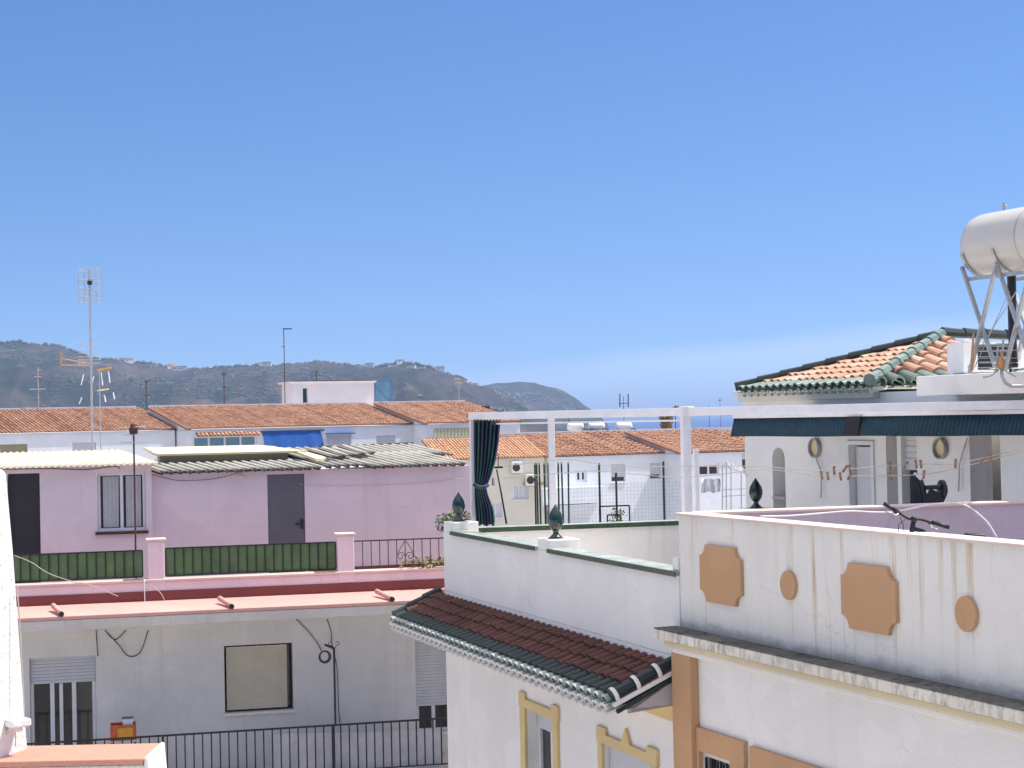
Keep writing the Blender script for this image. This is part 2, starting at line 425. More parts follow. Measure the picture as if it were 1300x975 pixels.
def leafmat(name, a, b_):
    m, nt, b = mat_new(name)
    at_ = N(nt,'ShaderNodeAttribute', attribute_name='tint')
    nt.links.new(ramp(nt, at_.outputs['Fac'], [(0.,a),(1.,b_)]), b.inputs['Base Color'])
    b.inputs['Roughness'].default_value=.6
    return m
M['leaf'] = leafmat('green_leaves', (.03,.07,.02), (.12,.19,.05))
M['leaf_dry'] = leafmat('yellowing_leaves', (.10,.13,.03), (.35,.28,.10))
M['scrub'] = leafmat('hillside_trees', (.010,.022,.012), (.04,.055,.028))

# curtain stripes: navy and green cloth
m, nt, b = mat_new('navy_green_striped_cloth')
w = N(nt,'ShaderNodeTexWave', wave_type='BANDS', bands_direction='X'); w.inputs['Scale'].default_value=1.7; w.inputs['Distortion'].default_value=1.5
nt.links.new(mapped(nt,(1,1,.1)), w.inputs['Vector'])
nt.links.new(ramp(nt, w.outputs['Fac'], [(.35,(.010,.014,.055)),(.65,(.012,.06,.055))]), b.inputs['Base Color']); b.inputs['Roughness'].default_value=.7
M['striped'] = m

# hills
m, nt, b = mat_new('dry_hillside')
v = mapped(nt,(1,1,1))
f1 = ntex(nt, v, .0045, 10, .70); f2 = ntex(nt, v, .02, 8, .75)
base_c = ramp(nt, f1, [(.42,(.008,.017,.009)),(.50,(.018,.024,.016)),(.58,(.085,.058,.05)),(.72,(.24,.17,.14))])
det = ramp(nt, f2, [(.46,(.007,.015,.008)),(.56,(.06,.045,.036)),(.72,(.20,.15,.12))])
out = mix(nt, .55, base_c, det)
nt.links.new(out, b.inputs['Base Color']); b.inputs['Roughness'].default_value=.95; b.inputs['Specular IOR Level'].default_value=.1
bump(nt, b, f2, .8, 8)
M['hill'] = m
# sea
m, nt, b = mat_new('sea_water')
b.inputs['Base Color'].default_value=(.008,.05,.20,1); b.inputs['Roughness'].default_value=.28; b.inputs['IOR'].default_value=1.33
bump(nt, b, ntex(nt, mapped(nt,(1,1,1)), .05, 6, .7), .6, 2.0)
M['sea'] = m

# ------------------------------------------------------------------ setting
mb = MB(); mb.add([(-700,-60,0),(700,-60,0),(700,800,0),(-700,800,0)],[(0,1,2,3)])
mb.add([(-700,800,0),(700,800,0),(700,860,-27),(-700,860,-27)],[(0,1,2,3)])
tag(part('ground', mb, M['ground']), kind='structure')
mb = MB(); mb.add([(-20000,700,-25),(20000,700,-25),(20000,45000,-25),(-20000,45000,-25)],[(0,1,2,3)])
tag(part('sea', mb, M['sea']), kind='structure')

def interp(P, x):
    if x <= P[0][0]: return P[0][1]
    for (a,b),(c,d) in zip(P,P[1:]):
        if x <= c: return b+(d-b)*(x-a)/(c-a)
    return P[-1][1]
def horizon(px): return 542.4 - .021*px
SC = []
def hills(prof, x0, x1, dist, Yn, Yf, step, amp, gs, seed):
    mb = MB(); cols = int((x1-x0)/step)+1; rows = 46
    H = {}
    for i in range(cols):
        px = x0+i*step; k = (px-650)/FPX
        ridge = 10 + (horizon(px)-interp(prof,px))/FPX*dist
        for j in range(rows):
            v = j/(rows-1)                       # 0 near foot .. .62 ridge .. 1 far foot
            Y = Yn+(Yf-Yn)*v; yr=(dist-Yn)/(Yf-Yn)
            X = k*Y
            if v <= yr: t = v/yr; s = t**.75*(.35+.65*t)
            else: t=(v-yr)/(1-yr); s = 1-t*t*(3-2*t)
            q = Vector((X/gs, Y/gs, seed))
            rn = 1-abs(noise.fractal(q, 1.0, 2.1, 5))*2
            z = -27+(ridge+27)*s + (rn-.6)*amp*(1-s**6)*min(1,s*3) + noise.fractal(Vector((X/60,Y/60,seed+3)),1,2,3)*amp*.10
            mb.v.append(Vector((X,Y,z))); H[i,j]=Vector((X,Y,z))
    for i in range(cols-1):
        for j in range(rows-1):
            mb.f.append([i*rows+j,(i+1)*rows+j,(i+1)*rows+j+1,i*rows+j+1]); mb.t.append(.5)
    return mb, H, cols, rows
prof1 = [(-200,440),(0,437),(30,437),(60,439),(78,443),(95,452),(118,459),(150,459),(175,463),(210,466),(250,469),(300,466),(330,468),(370,463),(400,462),(440,465),(480,466),(528,464),(545,468),(570,478),(600,490),(625,500),(660,520),(690,545),(720,560)]
mb1,H1,c1,r1 = hills(prof1,-200,720,3000,1500,4200,3,62,330,1.3)
tag(part('hills', mb1, M['hill'], smooth=True), kind='structure')
prof2 = [(480,540),(540,510),(575,494),(600,491),(620,489),(632,486),(650,486),(680,487),(700,491),(715,497),(730,507),(745,518),(755,525),(765,538),(780,560)]
mb2,H2,c2,r2 = hills(prof2,480,780,4300,3300,5200,2,45,420,5.1)
tag(part('headland', mb2, M['hill'], smooth=True), kind='structure')

def blob(mb, c, r, rz):
    # low crown: squashed octahedron-like clump with jitter
    V=[]; 
    for (a,b_,z) in ((0,0,1),(0,0,-.3)):
        V.append(Vector((a,b_,z)))
    ring=[]
    for k in range(5):
        an=2*PI*k/5+rz; V.append(Vector((math.cos(an),math.sin(an),.35+random.uniform(-.25,.25)))*random.uniform(.75,1.15))
    V=[Vector(c)+v*r for v in V]
    fs=[]
    for k in range(5):
        a=2+k; b_=2+(k+1)%5; fs+= [(0,a,b_),(1,b_,a)]
    mb.add(V,fs)
mb = MB()
def scatter(H, cols, rows, count, jmin, jmax, rmin, rmax, seed):
    n=0
    for _ in range(count*6):
        if n>=count: break
        i=random.randrange(cols-1); j=random.randint(jmin,jmax)
        p=H[i,j].lerp(H[i+1,j+1],random.random())
        if p.z< 5: continue
        d=noise.fractal(Vector((p.x/260,p.y/260,seed)),1,2,4)+random.uniform(-.2,.2)
        if d<.12: continue
        mb.tint=random.random(); blob(mb,p,random.uniform(rmin,rmax),random.random()*6); n+=1
scatter(H1,c1,r1,9000,6,27,1.0,3.2,9.)
scatter(H2,c2,r2,900,8,25,3,5,4.)
# tree line right on the crest
for i in range(0,c1-1):
    for _ in range(3):
        if random.random()<.75:
            j=random.choice((25,25,26)); p=H1[i,j].lerp(H1[i+1,j],random.random())
            if p.z<5: continue
            mb.tint=random.random()*.7; blob(mb,p,random.uniform(2.0,6.0),random.random()*6)
tag(part('hillside_trees', mb, M['scrub']), 'dark scrub and small trees covering the hills behind the town', 'trees', kind='stuff')

# tiny houses on the hillside
def villa(px, py_h, Y, w, h, roof):
    # find terrain below this direction
    best=min((v for v in H1.values() if abs(v.y-Y)<140), key=lambda q:(q.x-(px-650)/FPX*q.y)**2+(q.y-Y)**2)
    return best
hs = [(158,463,3000,'leftmost, beside the tall aerial mast'),(163,465,2960,''),(196,466,2950,''),(217,470,2900,''),(224,471,2900,''),(231,471,2880,''),
      (333,470,2980,''),(340,472,2950,''),(470,468,2980,''),(500,467,2950,''),(507,467,2990,''),(524,467,2960,''),(535,470,2900,''),(588,505,2800,''),(560,497,2800,''),(600,498,2850,'')]
hp = None
for k,(px,py,Y,_) in enumerate(hs):
    v = villa(px,py,Y,0,0,0); p = at(px,py,Y); z = max(v.z+1, p.z-2)
    if hp is None:
        t = thing('hillside_house','tiny white house among the trees on the distant hill','house',(v.x,v.y,z),'white houses on the hillside')
        F0 = Frame(px,Y,1,.2); F0.O=Vector((v.x,v.y,0))
        a=MB(); a.box(F0,-7,7,-4,4,z-6,z+4.5); part('wall',a,M['white'],t)
        a=MB(); a.prism(Frame.__new__(Frame) if False else F0,[(-7.5,z+4.5),(7.5,z+4.5),(6,z+6.3),(-6,z+6.3)],-4.5,4.5); part('roof',a,M['tile_far2'],t)
        a=MB(); a.box(F0,-4,-2,4,4.1,z+1,z+3); part('window',a,M['glass'],t)
        hp=t
    else:
        c=copy_tree(hp); c.location=(v.x,v.y,z); c.rotation_euler=(0,0,random.uniform(-.4,.5)); s=random.uniform(.6,1.1)

# ------------------------------------------------------------------ windows
def window(root, F, px0, py0, px1, py1, nf, kind='panes', depth=.12, nmull=1, sill=True, frame_m=None, rect=None, name='window', label=None, shut=0.0, shutter_m=None, t=.045, glass_m=None):
    if rect: u0,u1,z0,z1 = rect
    else:
        pm=(py0+py1)/2; xm=(px0+px1)/2
        u0=F.h(px0,pm,nf)[0]; u1=F.h(px1,pm,nf)[0]; z1=F.h(xm,py0,nf)[1]; z0=F.h(xm,py1,nf)[1]
    if u0>u1: u0,u1=u1,u0
    n1=nf-depth+.05; n0=nf-depth
    a=MB(); e=.004
    U0,U1,Z0,Z1=u0+e,u1-e,z0+e,z1-e
    a.box(F,U0,U0+t,n0,n1,Z0,Z1); a.box(F,U1-t,U1,n0,n1,Z0,Z1)
    a.box(F,U0+t,U1-t,n0,n1,Z1-t,Z1); a.box(F,U0+t,U1-t,n0,n1,Z0,Z0+t)
    for i in range(nmull):
        uc=U0+(U1-U0)*(i+1)/(nmull+1); a.box(F,uc-t*.6,uc+t*.6,n0,n1+.004,Z0+t,Z1-t)
    w=part(name,a,frame_m or M['alu'],root,label)
    a=MB(); a.box(F,U0+t*.5,U1-t*.5,n0-.01,n0+.015,Z0+t*.5,Z1-t*.5); part('pane',a,glass_m or M['glass'],w)
    if shut>0:
        zb=Z1-(Z1-Z0)*shut; a=MB(); k=max(2,int((Z1-zb)/.055)); dz=(Z1-zb)/k
        for i in range(k):
            zz=zb+i*dz
            a.hexa([F.w(U0+.01,n1-.0,zz),F.w(U1-.01,n1,zz),F.w(U1-.01,n1+.022,zz+.002),F.w(U0+.01,n1+.022,zz+.002),
                    F.w(U0+.01,n1,zz+dz*.97),F.w(U1-.01,n1,zz+dz*.97),F.w(U1-.01,n1+.012,zz+dz*.93),F.w(U0+.01,n1+.012,zz+dz*.93)])
        part('shutter',a,shutter_m or M['shutter'],w)
    if sill:
        a=MB(); a.box(F,u0-.05,u1+.05,nf-.02,nf+.05,z0-.05,z0-.003); part('sill',a,M['white'],w,bevel=.006)
    return w,(u0,u1,z0,z1)
def rect(F,px0,py0,px1,py1,n=0):
    pm=(py0+py1)/2; xm=(px0+px1)/2
    u0=F.h(px0,pm,n)[0]; u1=F.h(px1,pm,n)[0]; z1=F.h(xm,py0,n)[1]; z0=F.h(xm,py1,n)[1]
    return (min(u0,u1),max(u0,u1),z0,z1)

# ================================================================== PINK HOUSE
F = Frame(300, 30.8, 4, .95, 740)
zl = F.h(300,758,0)[1]               # ledge level
uL = F.h(-60,740)[0]; uR = F.h(700,740)[0]
pink = thing('pink_house','pink rooftop house over a shaded white lower floor with an iron railed balcony','house', F.w(0,-3,0))
# lower floor
nW = 0.0
zb = F.h(430,975,1.4)[1]-.12         # balcony floor
w1 = rect(F,38,834,122,938,nW); w1=(w1[0],w1[1],zb+.05,w1[3])
w2 = rect(F,285,818,372,903,nW)
w3 = rect(F,528,812,576,915,nW); w3=(w3[0],w3[1]-.05,w3[2]-.2,w3[3])
a=MB(); a.wall(F,uL,uR,0,zl-.35,nW-.3,nW,[w1,w2,w3]); part('lower_wall',a,M['white_low'],pink)
a=MB(); a.box(F,uL,uR,-9,nW-.32,0,zl-.36); part('house_body',a,M['white_low'],pink)
# ledge: sloping slab with grey fascia
a=MB(); e=1.5
a.hexa([F.w(uL,-.02,zl-.05),F.w(uR,-.02,zl-.05),F.w(uR,e,zl-.1),F.w(uL,e,zl-.1),F.w(uL,-.02,zl+.0),F.w(uR,-.02,zl+.0),F.w(uR,e,zl-.04),F.w(uL,e,zl-.04)])
part('ledge',a,M['salmon'],pink,bevel=.01)
a=MB(); zf=F.h(300,789,e)[1]; a.box(F,uL,uR,e-.14,e-.012,zf,zl-.105); a.box(F,uL,uR,nW+.004,e-.145,zf+.05,zl-.105)
a.box(F,uL,uR,e-.2,e-.008,zf+.0,zf+.035)
part('fascia',a,M['fascia'],pink,bevel=.008)
for px,py in ((75,775),(287,764),(487,752)):
    u,z=F.h(px,py,.9); a=MB(); a.tube([F.w(u-.10,.75,zl+.07),F.w(u+.05,1.45,zl+.0)],.045,8)
    s=part('gutter_pipe',a,M['salmon'],pink,smooth=True); a=MB(); a.tube([F.w(u+.05,1.43,zl+.0),F.w(u+.055,1.53,zl-.005)],.042,8); part('mouth',a,M['black_plastic'],s)
# parapet
zp=F.h(300,731,0)[1]; zt=F.h(300,694,.0)[1]
a=MB(); a.box(F,uL,uR,-.22,0,zl-.05,zp-.05); part('parapet_wall',a,M['pink'],pink,bevel=.01)
a=MB(); a.box(F,uL,uR,-.25,.035,zp-.047,zp); part('parapet_cap',a,M['pinkcop'],pink,bevel=.012)
a=MB(); a.box(F,uL,uR,.003,.02,zl+.002,zl+.17); part('skirting',a,M['darkred'],pink,bevel=.006)
def pillar(px0,px1,py):
    r=rect(F,px0,py,px1,750,.03); a=MB(); a.box(F,r[0],r[1],-.25,.012,zl+.172,r[3]-.045); p=part('pillar',a,M['pink'],pink,bevel=.012)
    a=MB(); a.box(F,r[0]-.03,r[1]+.03,-.28,.045,r[3]-.042,r[3]); part('cap',a,M['pinkcop'],p,bevel=.012); return r
pA=pillar(188,209,684); pB=pillar(429,450,677)
def panel(u0,u1,z0,z1):
    a=MB(); n=round((u1-u0)/.158); 
    for i in range(n):
        a.tint=random.random(); s0=u0+(u1-u0)*i/n; s1=u0+(u1-u0)*(i+1)/n
        a.hexa([F.w(s0+.002,-.13,z0),F.w(s1-.002,-.13,z0),F.w(s1-.002,-.10,z0),F.w(s0+.002,-.112,z0),F.w(s0+.002,-.13,z1),F.w(s1-.002,-.13,z1),F.w(s1-.002,-.10,z1),F.w(s0+.002,-.112,z1)])
    p=part('panel',a,M['green_panel'],pink)
    a=MB(); 
    for i in range(n+1):
        s0=u0+(u1-u0)*i/n; a.box(F,s0-.009,s0+.009,-.096,-.08,z0,z1)
    a.box(F,u0,u1,-.1,-.075,z1,z1+.022); a.box(F,u0,u1,-.1,-.075,z0-.02,z0); part('rail',a,M['black_iron'],p)
panel(uL,pA[0]-.09,zp+.05,zt-.02); panel(pA[1]+.02,pB[0]-.02,zp+.05,zt)
a=MB(); u0,u1=pB[1]+.01,uR
a.box(F,u0,u1,-.11,-.08,zt+.0,zt+.022); a.box(F,u0,u1,-.11,-.08,zp+.05,zp+.07)
k=0; u=u0+.16
while u<u1:
    a.box(F,u-.007,u+.007,-.102,-.088,zp+.07,zt); u+=.156
for sg in (-1,1):   # scroll ornament
    uc=F.h(516,705)[0]; pts=[]
    for t in range(14):
        an=t/13*2.4*PI; rr=.085*(1-t/18); pts.append(F.w(uc+sg*(.085-rr*math.cos(an)*.9),-.095,zp+.22+rr*math.sin(an)))
    a.tube(pts,.007,5); a.tube([F.w(uc+sg*.01,-.095,zt-.02),F.w(uc+sg*.10,-.095,zp+.36),F.w(uc+sg*.15,-.095,zp+.26)],.007,5)
part('railing',a,M['rust_iron'],pink)
# terrace floor + penthouse
a=MB(); a.box(F,uL,uR,-8.9,-.23,zl-.3,zl+.02); part('terrace_floor',a,M['floor'],pink)
nP=-3.0
zPt=F.h(300,597,nP)[1]; zPtR=F.h(560,593,nP)[1]
zC=F.h(100,591,nP+.2)[1]
d1=rect(F,10,601,51,703,nP+.2); d1=(d1[0],d1[1],zl+.03,d1[3])
wp=rect(F,124,600,185,674,nP+.2)
d2=rect(F,340,602,387,690,nP); d2=(d2[0],d2[1],zl+.03,d2[3])
uS=F.h(193,640,nP+.2)[0]; uE=F.h(597,640,nP)[0]
a=MB(); a.wall(F,uL,uS,zl+.02,zC-.02,nP-.0,nP+.2,[d1,wp]); a.wall(F,uS+.001,uE,zl+.02,zPt-.03,nP-.2,nP,[d2]); part('penthouse_wall',a,M['pink'],pink)
a=MB(); a.box(F,uL,uE-.01,-8.8,nP-.21,zl+.03,zPt-.06); part('penthouse_body',a,M['pink'],pink)
a=MB(); a.box(F,d2[1]+.05,uE,nP+.002,nP+.018,zl+.02,zl+.20); part('wall_skirting',a,M['darkred'],pink)
a=MB(); a.box(F,d1[0]+.005,d1[1]-.005,nP+.03,nP+.07,d1[2],d1[3]-.005); part('door',a,M['door_dark'],pink)
a=MB(); a.box(F,d2[0]+.005,d2[1]-.005,nP-.06,nP-.02,d2[2],d2[3]-.005); dd=part('door',a,M['door'],pink,bevel=.004)
a=MB(); uh,zh=F.h(384,665,nP); a.box(F,uh-.03,uh+.02,nP-.019,nP+.0,zh-.10,zh+.10); a.box(F,uh-.14,uh,nP+.005,nP+.03,zh-.012,zh+.015); part('handle',a,M['black_plastic'],dd)
w,_=window(pink,F,0,0,0,0,nP+.2,depth=.13,rect=wp,nmull=1,t=.05,sill=False,label='white sliding window with pale curtains',glass_m=M['door_dark'])
a=MB(); a.box(F,wp[0]-.05,wp[1]+.04,nP+.17,nP+.26,wp[2]-.06,wp[2]-.003); part('sill',a,M['rust_iron'],w)
for s0,s1 in ((wp[0]+.10,(wp[0]+wp[1])/2-.06),((wp[0]+wp[1])/2+.08,wp[1]-.09)):
    a=MB(); pts=[]; n=26
    for i in range(n+1):
        u=s0+(s1-s0)*i/n; nn=nP+.098+.008*math.sin(i*1.7+math.sin(i*.9)*1.3); a.v+= [F.w(u,nn,wp[2]+.07),F.w(u+ .01*math.sin(i),nn,wp[3]-.07)]
    for i in range(n): a.f.append([2*i,2*i+2,2*i+3,2*i+1]); a.t.append(.5)
    part('curtain',a,M['curtain_cloth'],w,smooth=True)
# roofs
up=(F.w(-.9,-2.6,.30)-F.w(0,0,0)).normalized()
P0=F.w(uL,nP+.42,zC-.0); a=MB(); a.corrug(P0,F.u,up,F.h(202,590,nP+.42)[0]-uL,2.3,.115,.02,6)
part('roof_sheet',a,M['creamsheet'],pink,'cream finely corrugated roof sheet',smooth=True,solid=.008)
upg=(F.w(-1.15,-2.2,.36)-F.w(0,0,0)).normalized()
ug=F.h(200,600,nP+.2)[0]; ue=F.h(596,592,nP+.2)[0]
P0=F.w(ug,nP+.2,zPt+.0); um=F.h(400,592,nP+.2)[0]
def sheet(u0,u1,L,dn,dz,nm='roof_sheet',lbl=None):
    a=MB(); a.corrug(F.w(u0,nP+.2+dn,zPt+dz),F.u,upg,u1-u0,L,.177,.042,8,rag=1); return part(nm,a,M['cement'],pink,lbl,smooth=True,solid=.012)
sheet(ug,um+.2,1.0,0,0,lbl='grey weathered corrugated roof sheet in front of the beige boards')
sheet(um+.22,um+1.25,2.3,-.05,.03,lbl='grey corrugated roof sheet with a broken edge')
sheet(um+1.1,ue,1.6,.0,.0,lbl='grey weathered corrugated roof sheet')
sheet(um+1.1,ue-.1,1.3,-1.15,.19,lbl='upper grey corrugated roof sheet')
# broken pieces
a=MB()
for i in range(5):
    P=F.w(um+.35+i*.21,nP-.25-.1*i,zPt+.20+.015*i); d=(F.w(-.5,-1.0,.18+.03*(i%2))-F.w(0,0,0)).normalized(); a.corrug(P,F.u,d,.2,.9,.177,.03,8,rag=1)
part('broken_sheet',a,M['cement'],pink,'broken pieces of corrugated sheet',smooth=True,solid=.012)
a=MB(); a.tube([F.w(um+.1,nP-2.0,zPt+.36),F.w(ue-.7,nP-2.2,zPt+.40)],.035,6); part('ridge_bar',a,M['cement'],pink)
# beige boarded roof box
ub0=F.h(203,585,nP-.8)[0]; ub1=F.h(366,585,nP-.8)[0]; zb0=zPt+.08; zb1=F.h(290,577,nP-.8)[1]
a=MB(); a.box(F,ub0,ub1,nP-2.2,nP-.8,zb0,zb1); part('roof_box',a,M['olive'],pink)
a=MB()
for k in range(3):
    n0=nP-.62-k*.75; a.hexa([F.w(ub0-.15-.06*k,n0-.76,zb1+.03+.035*k),F.w(ub1-.0-.22*k,n0-.76,zb1+.03+.035*k),F.w(ub1+.35-.22*k,n0,zb1+.005+.035*k),F.w(ub0-.05-.06*k,n0,zb1+.005+.035*k),
      F.w(ub0-.15-.06*k,n0-.76,zb1+.08+.035*k),F.w(ub1-.0-.22*k,n0-.76,zb1+.08+.035*k),F.w(ub1+.35-.22*k,n0,zb1+.05+.035*k),F.w(ub0-.05-.06*k,n0,zb1+.05+.035*k)])
a.hexa([F.w(ub1+.3,nP-.75,zb1-.02),F.w(ub1+.75,nP-.35,zb1-.16),F.w(ub1+.5,nP-.2,zb1-.18),F.w(ub1+.15,nP-.6,zb1-.02),F.w(ub1+.3,nP-.75,zb1+.03),F.w(ub1+.75,nP-.35,zb1-.10),F.w(ub1+.5,nP-.2,zb1-.12),F.w(ub1+.15,nP-.6,zb1+.03)])
part('roof_boards',a,M['beige'],pink,bevel=.008)
# lamp on the wall
u,z=F.h(306,603,nP+.1); a=MB(); a.lathe(F.w(u,nP+.1,z-.09),[(.0,0),(.04,.02),(.045,.06),(.02,.09)],10); a.box(F,u-.02,u+.02,nP+.002,nP+.1,z,z+.03); part('wall_lamp',a,M['cream'],pink)
# lower windows
w,_=window(pink,F,0,0,0,0,nW,rect=w1,nmull=2,t=.06,depth=.14,sill=False,shut=.225,name='balcony_door',label='glazed balcony door with its shutter rolled half up')
a=MB(); uu=w1[0]+(w1[1]-w1[0])*.47; a.box(F,uu-.03,uu+.03,-.085,-.055,w1[2]+.05,w1[3]-(w1[3]-w1[2])*.23); part('mullion',a,M['alu'],w)
w,_=window(pink,F,0,0,0,0,nW,rect=w2,nmull=1,t=.04,depth=.22,frame_m=M['black_iron'])
a=MB(); U0,U1=w2[0]+.04,w2[1]-.10
k=28; 
for i in range(k):
    z=w2[2]+.04+(w2[3]-w2[2]-.07)*i/k; a.box(F,U0,U1,-.085,-.07,z,z+(w2[3]-w2[2])/k*.86)
for i in range(5):
    uu=U0+(U1-U0)*(i+.5)/5; a.box(F,uu-.006,uu+.006,-.069,-.063,w2[2]+.03,w2[3]-.02)
part('blind',a,M['shutter_dark'],w,'beige slatted roll-down blind')
window(pink,F,0,0,0,0,nW,rect=w3,nmull=1,t=.055,depth=.13,shut=.72,label='window with its grey shutter mostly lowered')
# balcony
a=MB(); a.box(F,uL,uR,nW+.004,1.55,zb-.2,zb); part('balcony_floor',a,M['fascia'],pink)
a=MB(); zr=F.h(300,928,1.4)[1]
a.box(F,uL,uR,1.385,1.415,zr-.018,zr+.012); a.box(F,uL,uR,1.388,1.412,zb+.06,zb+.08)
u=uL
while u<uR: a.box(F,u-.011,u+.011,1.389,1.411,zb+.08,zr-.018); u+=.146
for px in (207,424): uu=F.h(px,950,1.4)[0]; a.box(F,uu-.018,uu+.018,1.382,1.418,zb,zr-.019)
part('balcony_railing',a,M['black_iron'],pink)
uu,zz=F.h(424,823,1.4); a=MB(); a.tube([F.w(uu,1.4,zr),F.w(uu,1.4,zz)],.02,6)
for sg in (-1,1):
    pts=[F.w(uu,1.4,zz-.02)]+[F.w(uu+sg*(.06+.03*math.cos(t)),1.4,zz+.08+.03*math.sin(t)) for t in [-2+i*.6 for i in range(9)]]; a.tube(pts,.006,5)
a.tube([F.w(uu,1.4,zz),F.w(uu-.16,1.4,zz+.07)],.022,6)
part('lamp_post',a,M['black_iron'],pink)
# tarpaulin inside railing
r=rect(F,348,922,560,985,1.3); a=MB(); n=50
for i in range(n+1):
    u=r[0]+(r[1]-r[0])*i/n; nn=1.28+.03*noise.noise(Vector((u*3,0,0))); top=r[3]-.05-.10*max(0,(i/n))-.03*noise.noise(Vector((u*2,3,0)))
    a.v+=[F.w(u,nn-.02*math.sin(i),r[2]-.1),F.w(u,nn+.02*math.sin(i*.8),(top+r[2])/2),F.w(u,nn,top)]
for i in range(n):
    for j in range(2): a.f.append([3*i+j,3*i+3+j,3*i+4+j,3*i+1+j]); a.t.append(.5)
tag(part('tarpaulin',a,M['tarp'],None,origin=F.w(r[0],1.3,zb),smooth=True),'pale creased plastic sheet tied inside the black balcony railing','tarpaulin')
# crate with cup behind the railing
r=rect(F,140,920,173,938,1.0); z0=r[2]
t=thing('crate','orange and yellow crate standing behind the black balcony railing','crate',F.w((r[0]+r[1])/2,.9,z0))
a=MB(); a.box(F,r[0],r[1],.72,.74,z0,r[3]); a.box(F,r[0],r[1],1.02,1.04,z0,r[3]); a.box(F,r[0],r[0]+.02,.74,1.02,z0,r[3]); a.box(F,r[1]-.02,r[1],.74,1.02,z0,r[3]); a.box(F,r[0],r[1],.72,1.04,z0-.02,z0)
part('body',a,M['red_plastic'],t,bevel=.008); a=MB(); a.box(F,r[0]+.12,r[1]-.05,1.042,1.05,z0+.02,r[3]-.05); part('front_label',a,M['yellow_plastic'],t)
a=MB(); a.box(F,r[0]+.02,r[1]-.02,.74,1.02,z0+.1,z0+.14); part('filling',a,M['orange_plastic'],t)
t=thing('plastic_box','small pale box with dark lid sitting on the orange crate','box',F.w(r[1]-.12,.9,r[3]-.05))
a=MB(); a.box(F,r[1]-.22,r[1]-.05,.8,.95,r[3]-.06,r[3]+.085); part('body',a,M['cloth'],t,bevel=.008); a=MB(); a.box(F,r[1]-.23,r[1]-.04,.79,.96,r[3]+.087,r[3]+.10); part('lid',a,M['door'],t)
t=thing('stool_stand','low stand on the balcony floor under the orange crate','stand',F.w((r[0]+r[1])/2,.9,zb))
a=MB(); a.box(F,r[0]-.02,r[1]+.02,.7,1.06,z0-.05,z0-.022); part('top',a,M['fascia'],t)
for uu in (r[0]+.02,r[1]-.02):
    for nn in (.73,1.03): a=MB(); a.box(F,uu-.015,uu+.015,nn-.015,nn+.015,zb,z0-.051); part('leg',a,M['black_iron'],t)
# cables on the wall
def cable(pxs, n, label, mat='wire_dark', rad=.008, nm='cable', Fr=None, grp=None):
    Fr=Fr or F; pts=[]
    P=[Fr.w(*( (lambda q:(q[0],n,q[1]))(Fr.h(x,y,n)) )) for x,y in pxs]
    for i in range(len(P)-1):   # catmull-rom
        p0=P[max(i-1,0)];p1=P[i];p2=P[i+1];p3=P[min(i+2,len(P)-1)]
        for s in range(5):
            t=s/5; pts.append(.5*((2*p1)+(-p0+p2)*t+(2*p0-5*p1+4*p2-p3)*t*t+(-p0+3*p1-3*p2+p3)*t**3))
    pts.append(P[-1]); a=MB(); a.tube(pts,rad,5)
    return tag(part(nm,a,M[mat],None,origin=pts[0],smooth=True),label,'cable',grp)
cable([(133,800),(150,818),(163,833),(178,828),(188,800)],.02,'looping cable hanging below the left end of the grey fascia')
cable([(133,800),(146,812),(160,800)],.024,'short upper loop of cable under the grey fascia')
cable([(122,800),(124,830),(125,832)],.02,'short cable dropping beside the balcony door shutter')
cable([(376,786),(390,800),(402,815),(408,826)],.03,'thin cable sagging from the fascia to the coil beside the blind')
cable([(415,786),(420,800),(421,815),(424,830),(428,850),(430,900),(433,930)],.03,'cable running down the wall behind the black iron post')
# coil
u,z=F.h(412,832,1.3); a=MB()
for k in range(5):
    a.tube([F.w(u+(.075+.008*k)*math.cos(q*.5+k),1.3+.012*k,z-.02+(.085+.006*k)*math.sin(q*.5+k)) for q in range(14)],.007,5)
tag(part('cable_coil',a,M['wire_dark'],None,origin=F.w(u,1.3,z)),'coil of old cable hanging on the black iron post','cable coil')
cable([(18,705),(40,714),(62,728),(95,739),(110,741),(150,757)],.5,'pale loose cable hanging across the left green panel','wire',.007)
cable([(183,735),(184,768)],.05,'short white cable hanging beside the brown aerial pole','cloth',.008)
cable([(190,742),(203,752),(209,763),(211,772)],.1,'pale curved cable at the foot of the left pink pillar','wire',.008)
cable([(0,596),(60,595),(110,596),(145,592),(152,595)],nP+.22,'dark cable clipped under the cream roof sheet')
cable([(184,600),(215,608),(232,610),(270,608),(304,600)],nP+.03,'thin cable sagging across the pink wall above the right door','rust_iron',.005)
cable([(380,614),(400,616),(500,615),(590,607)],nP+.03,'faint thin wire along the pink wall right of the grey door','wire',.004)
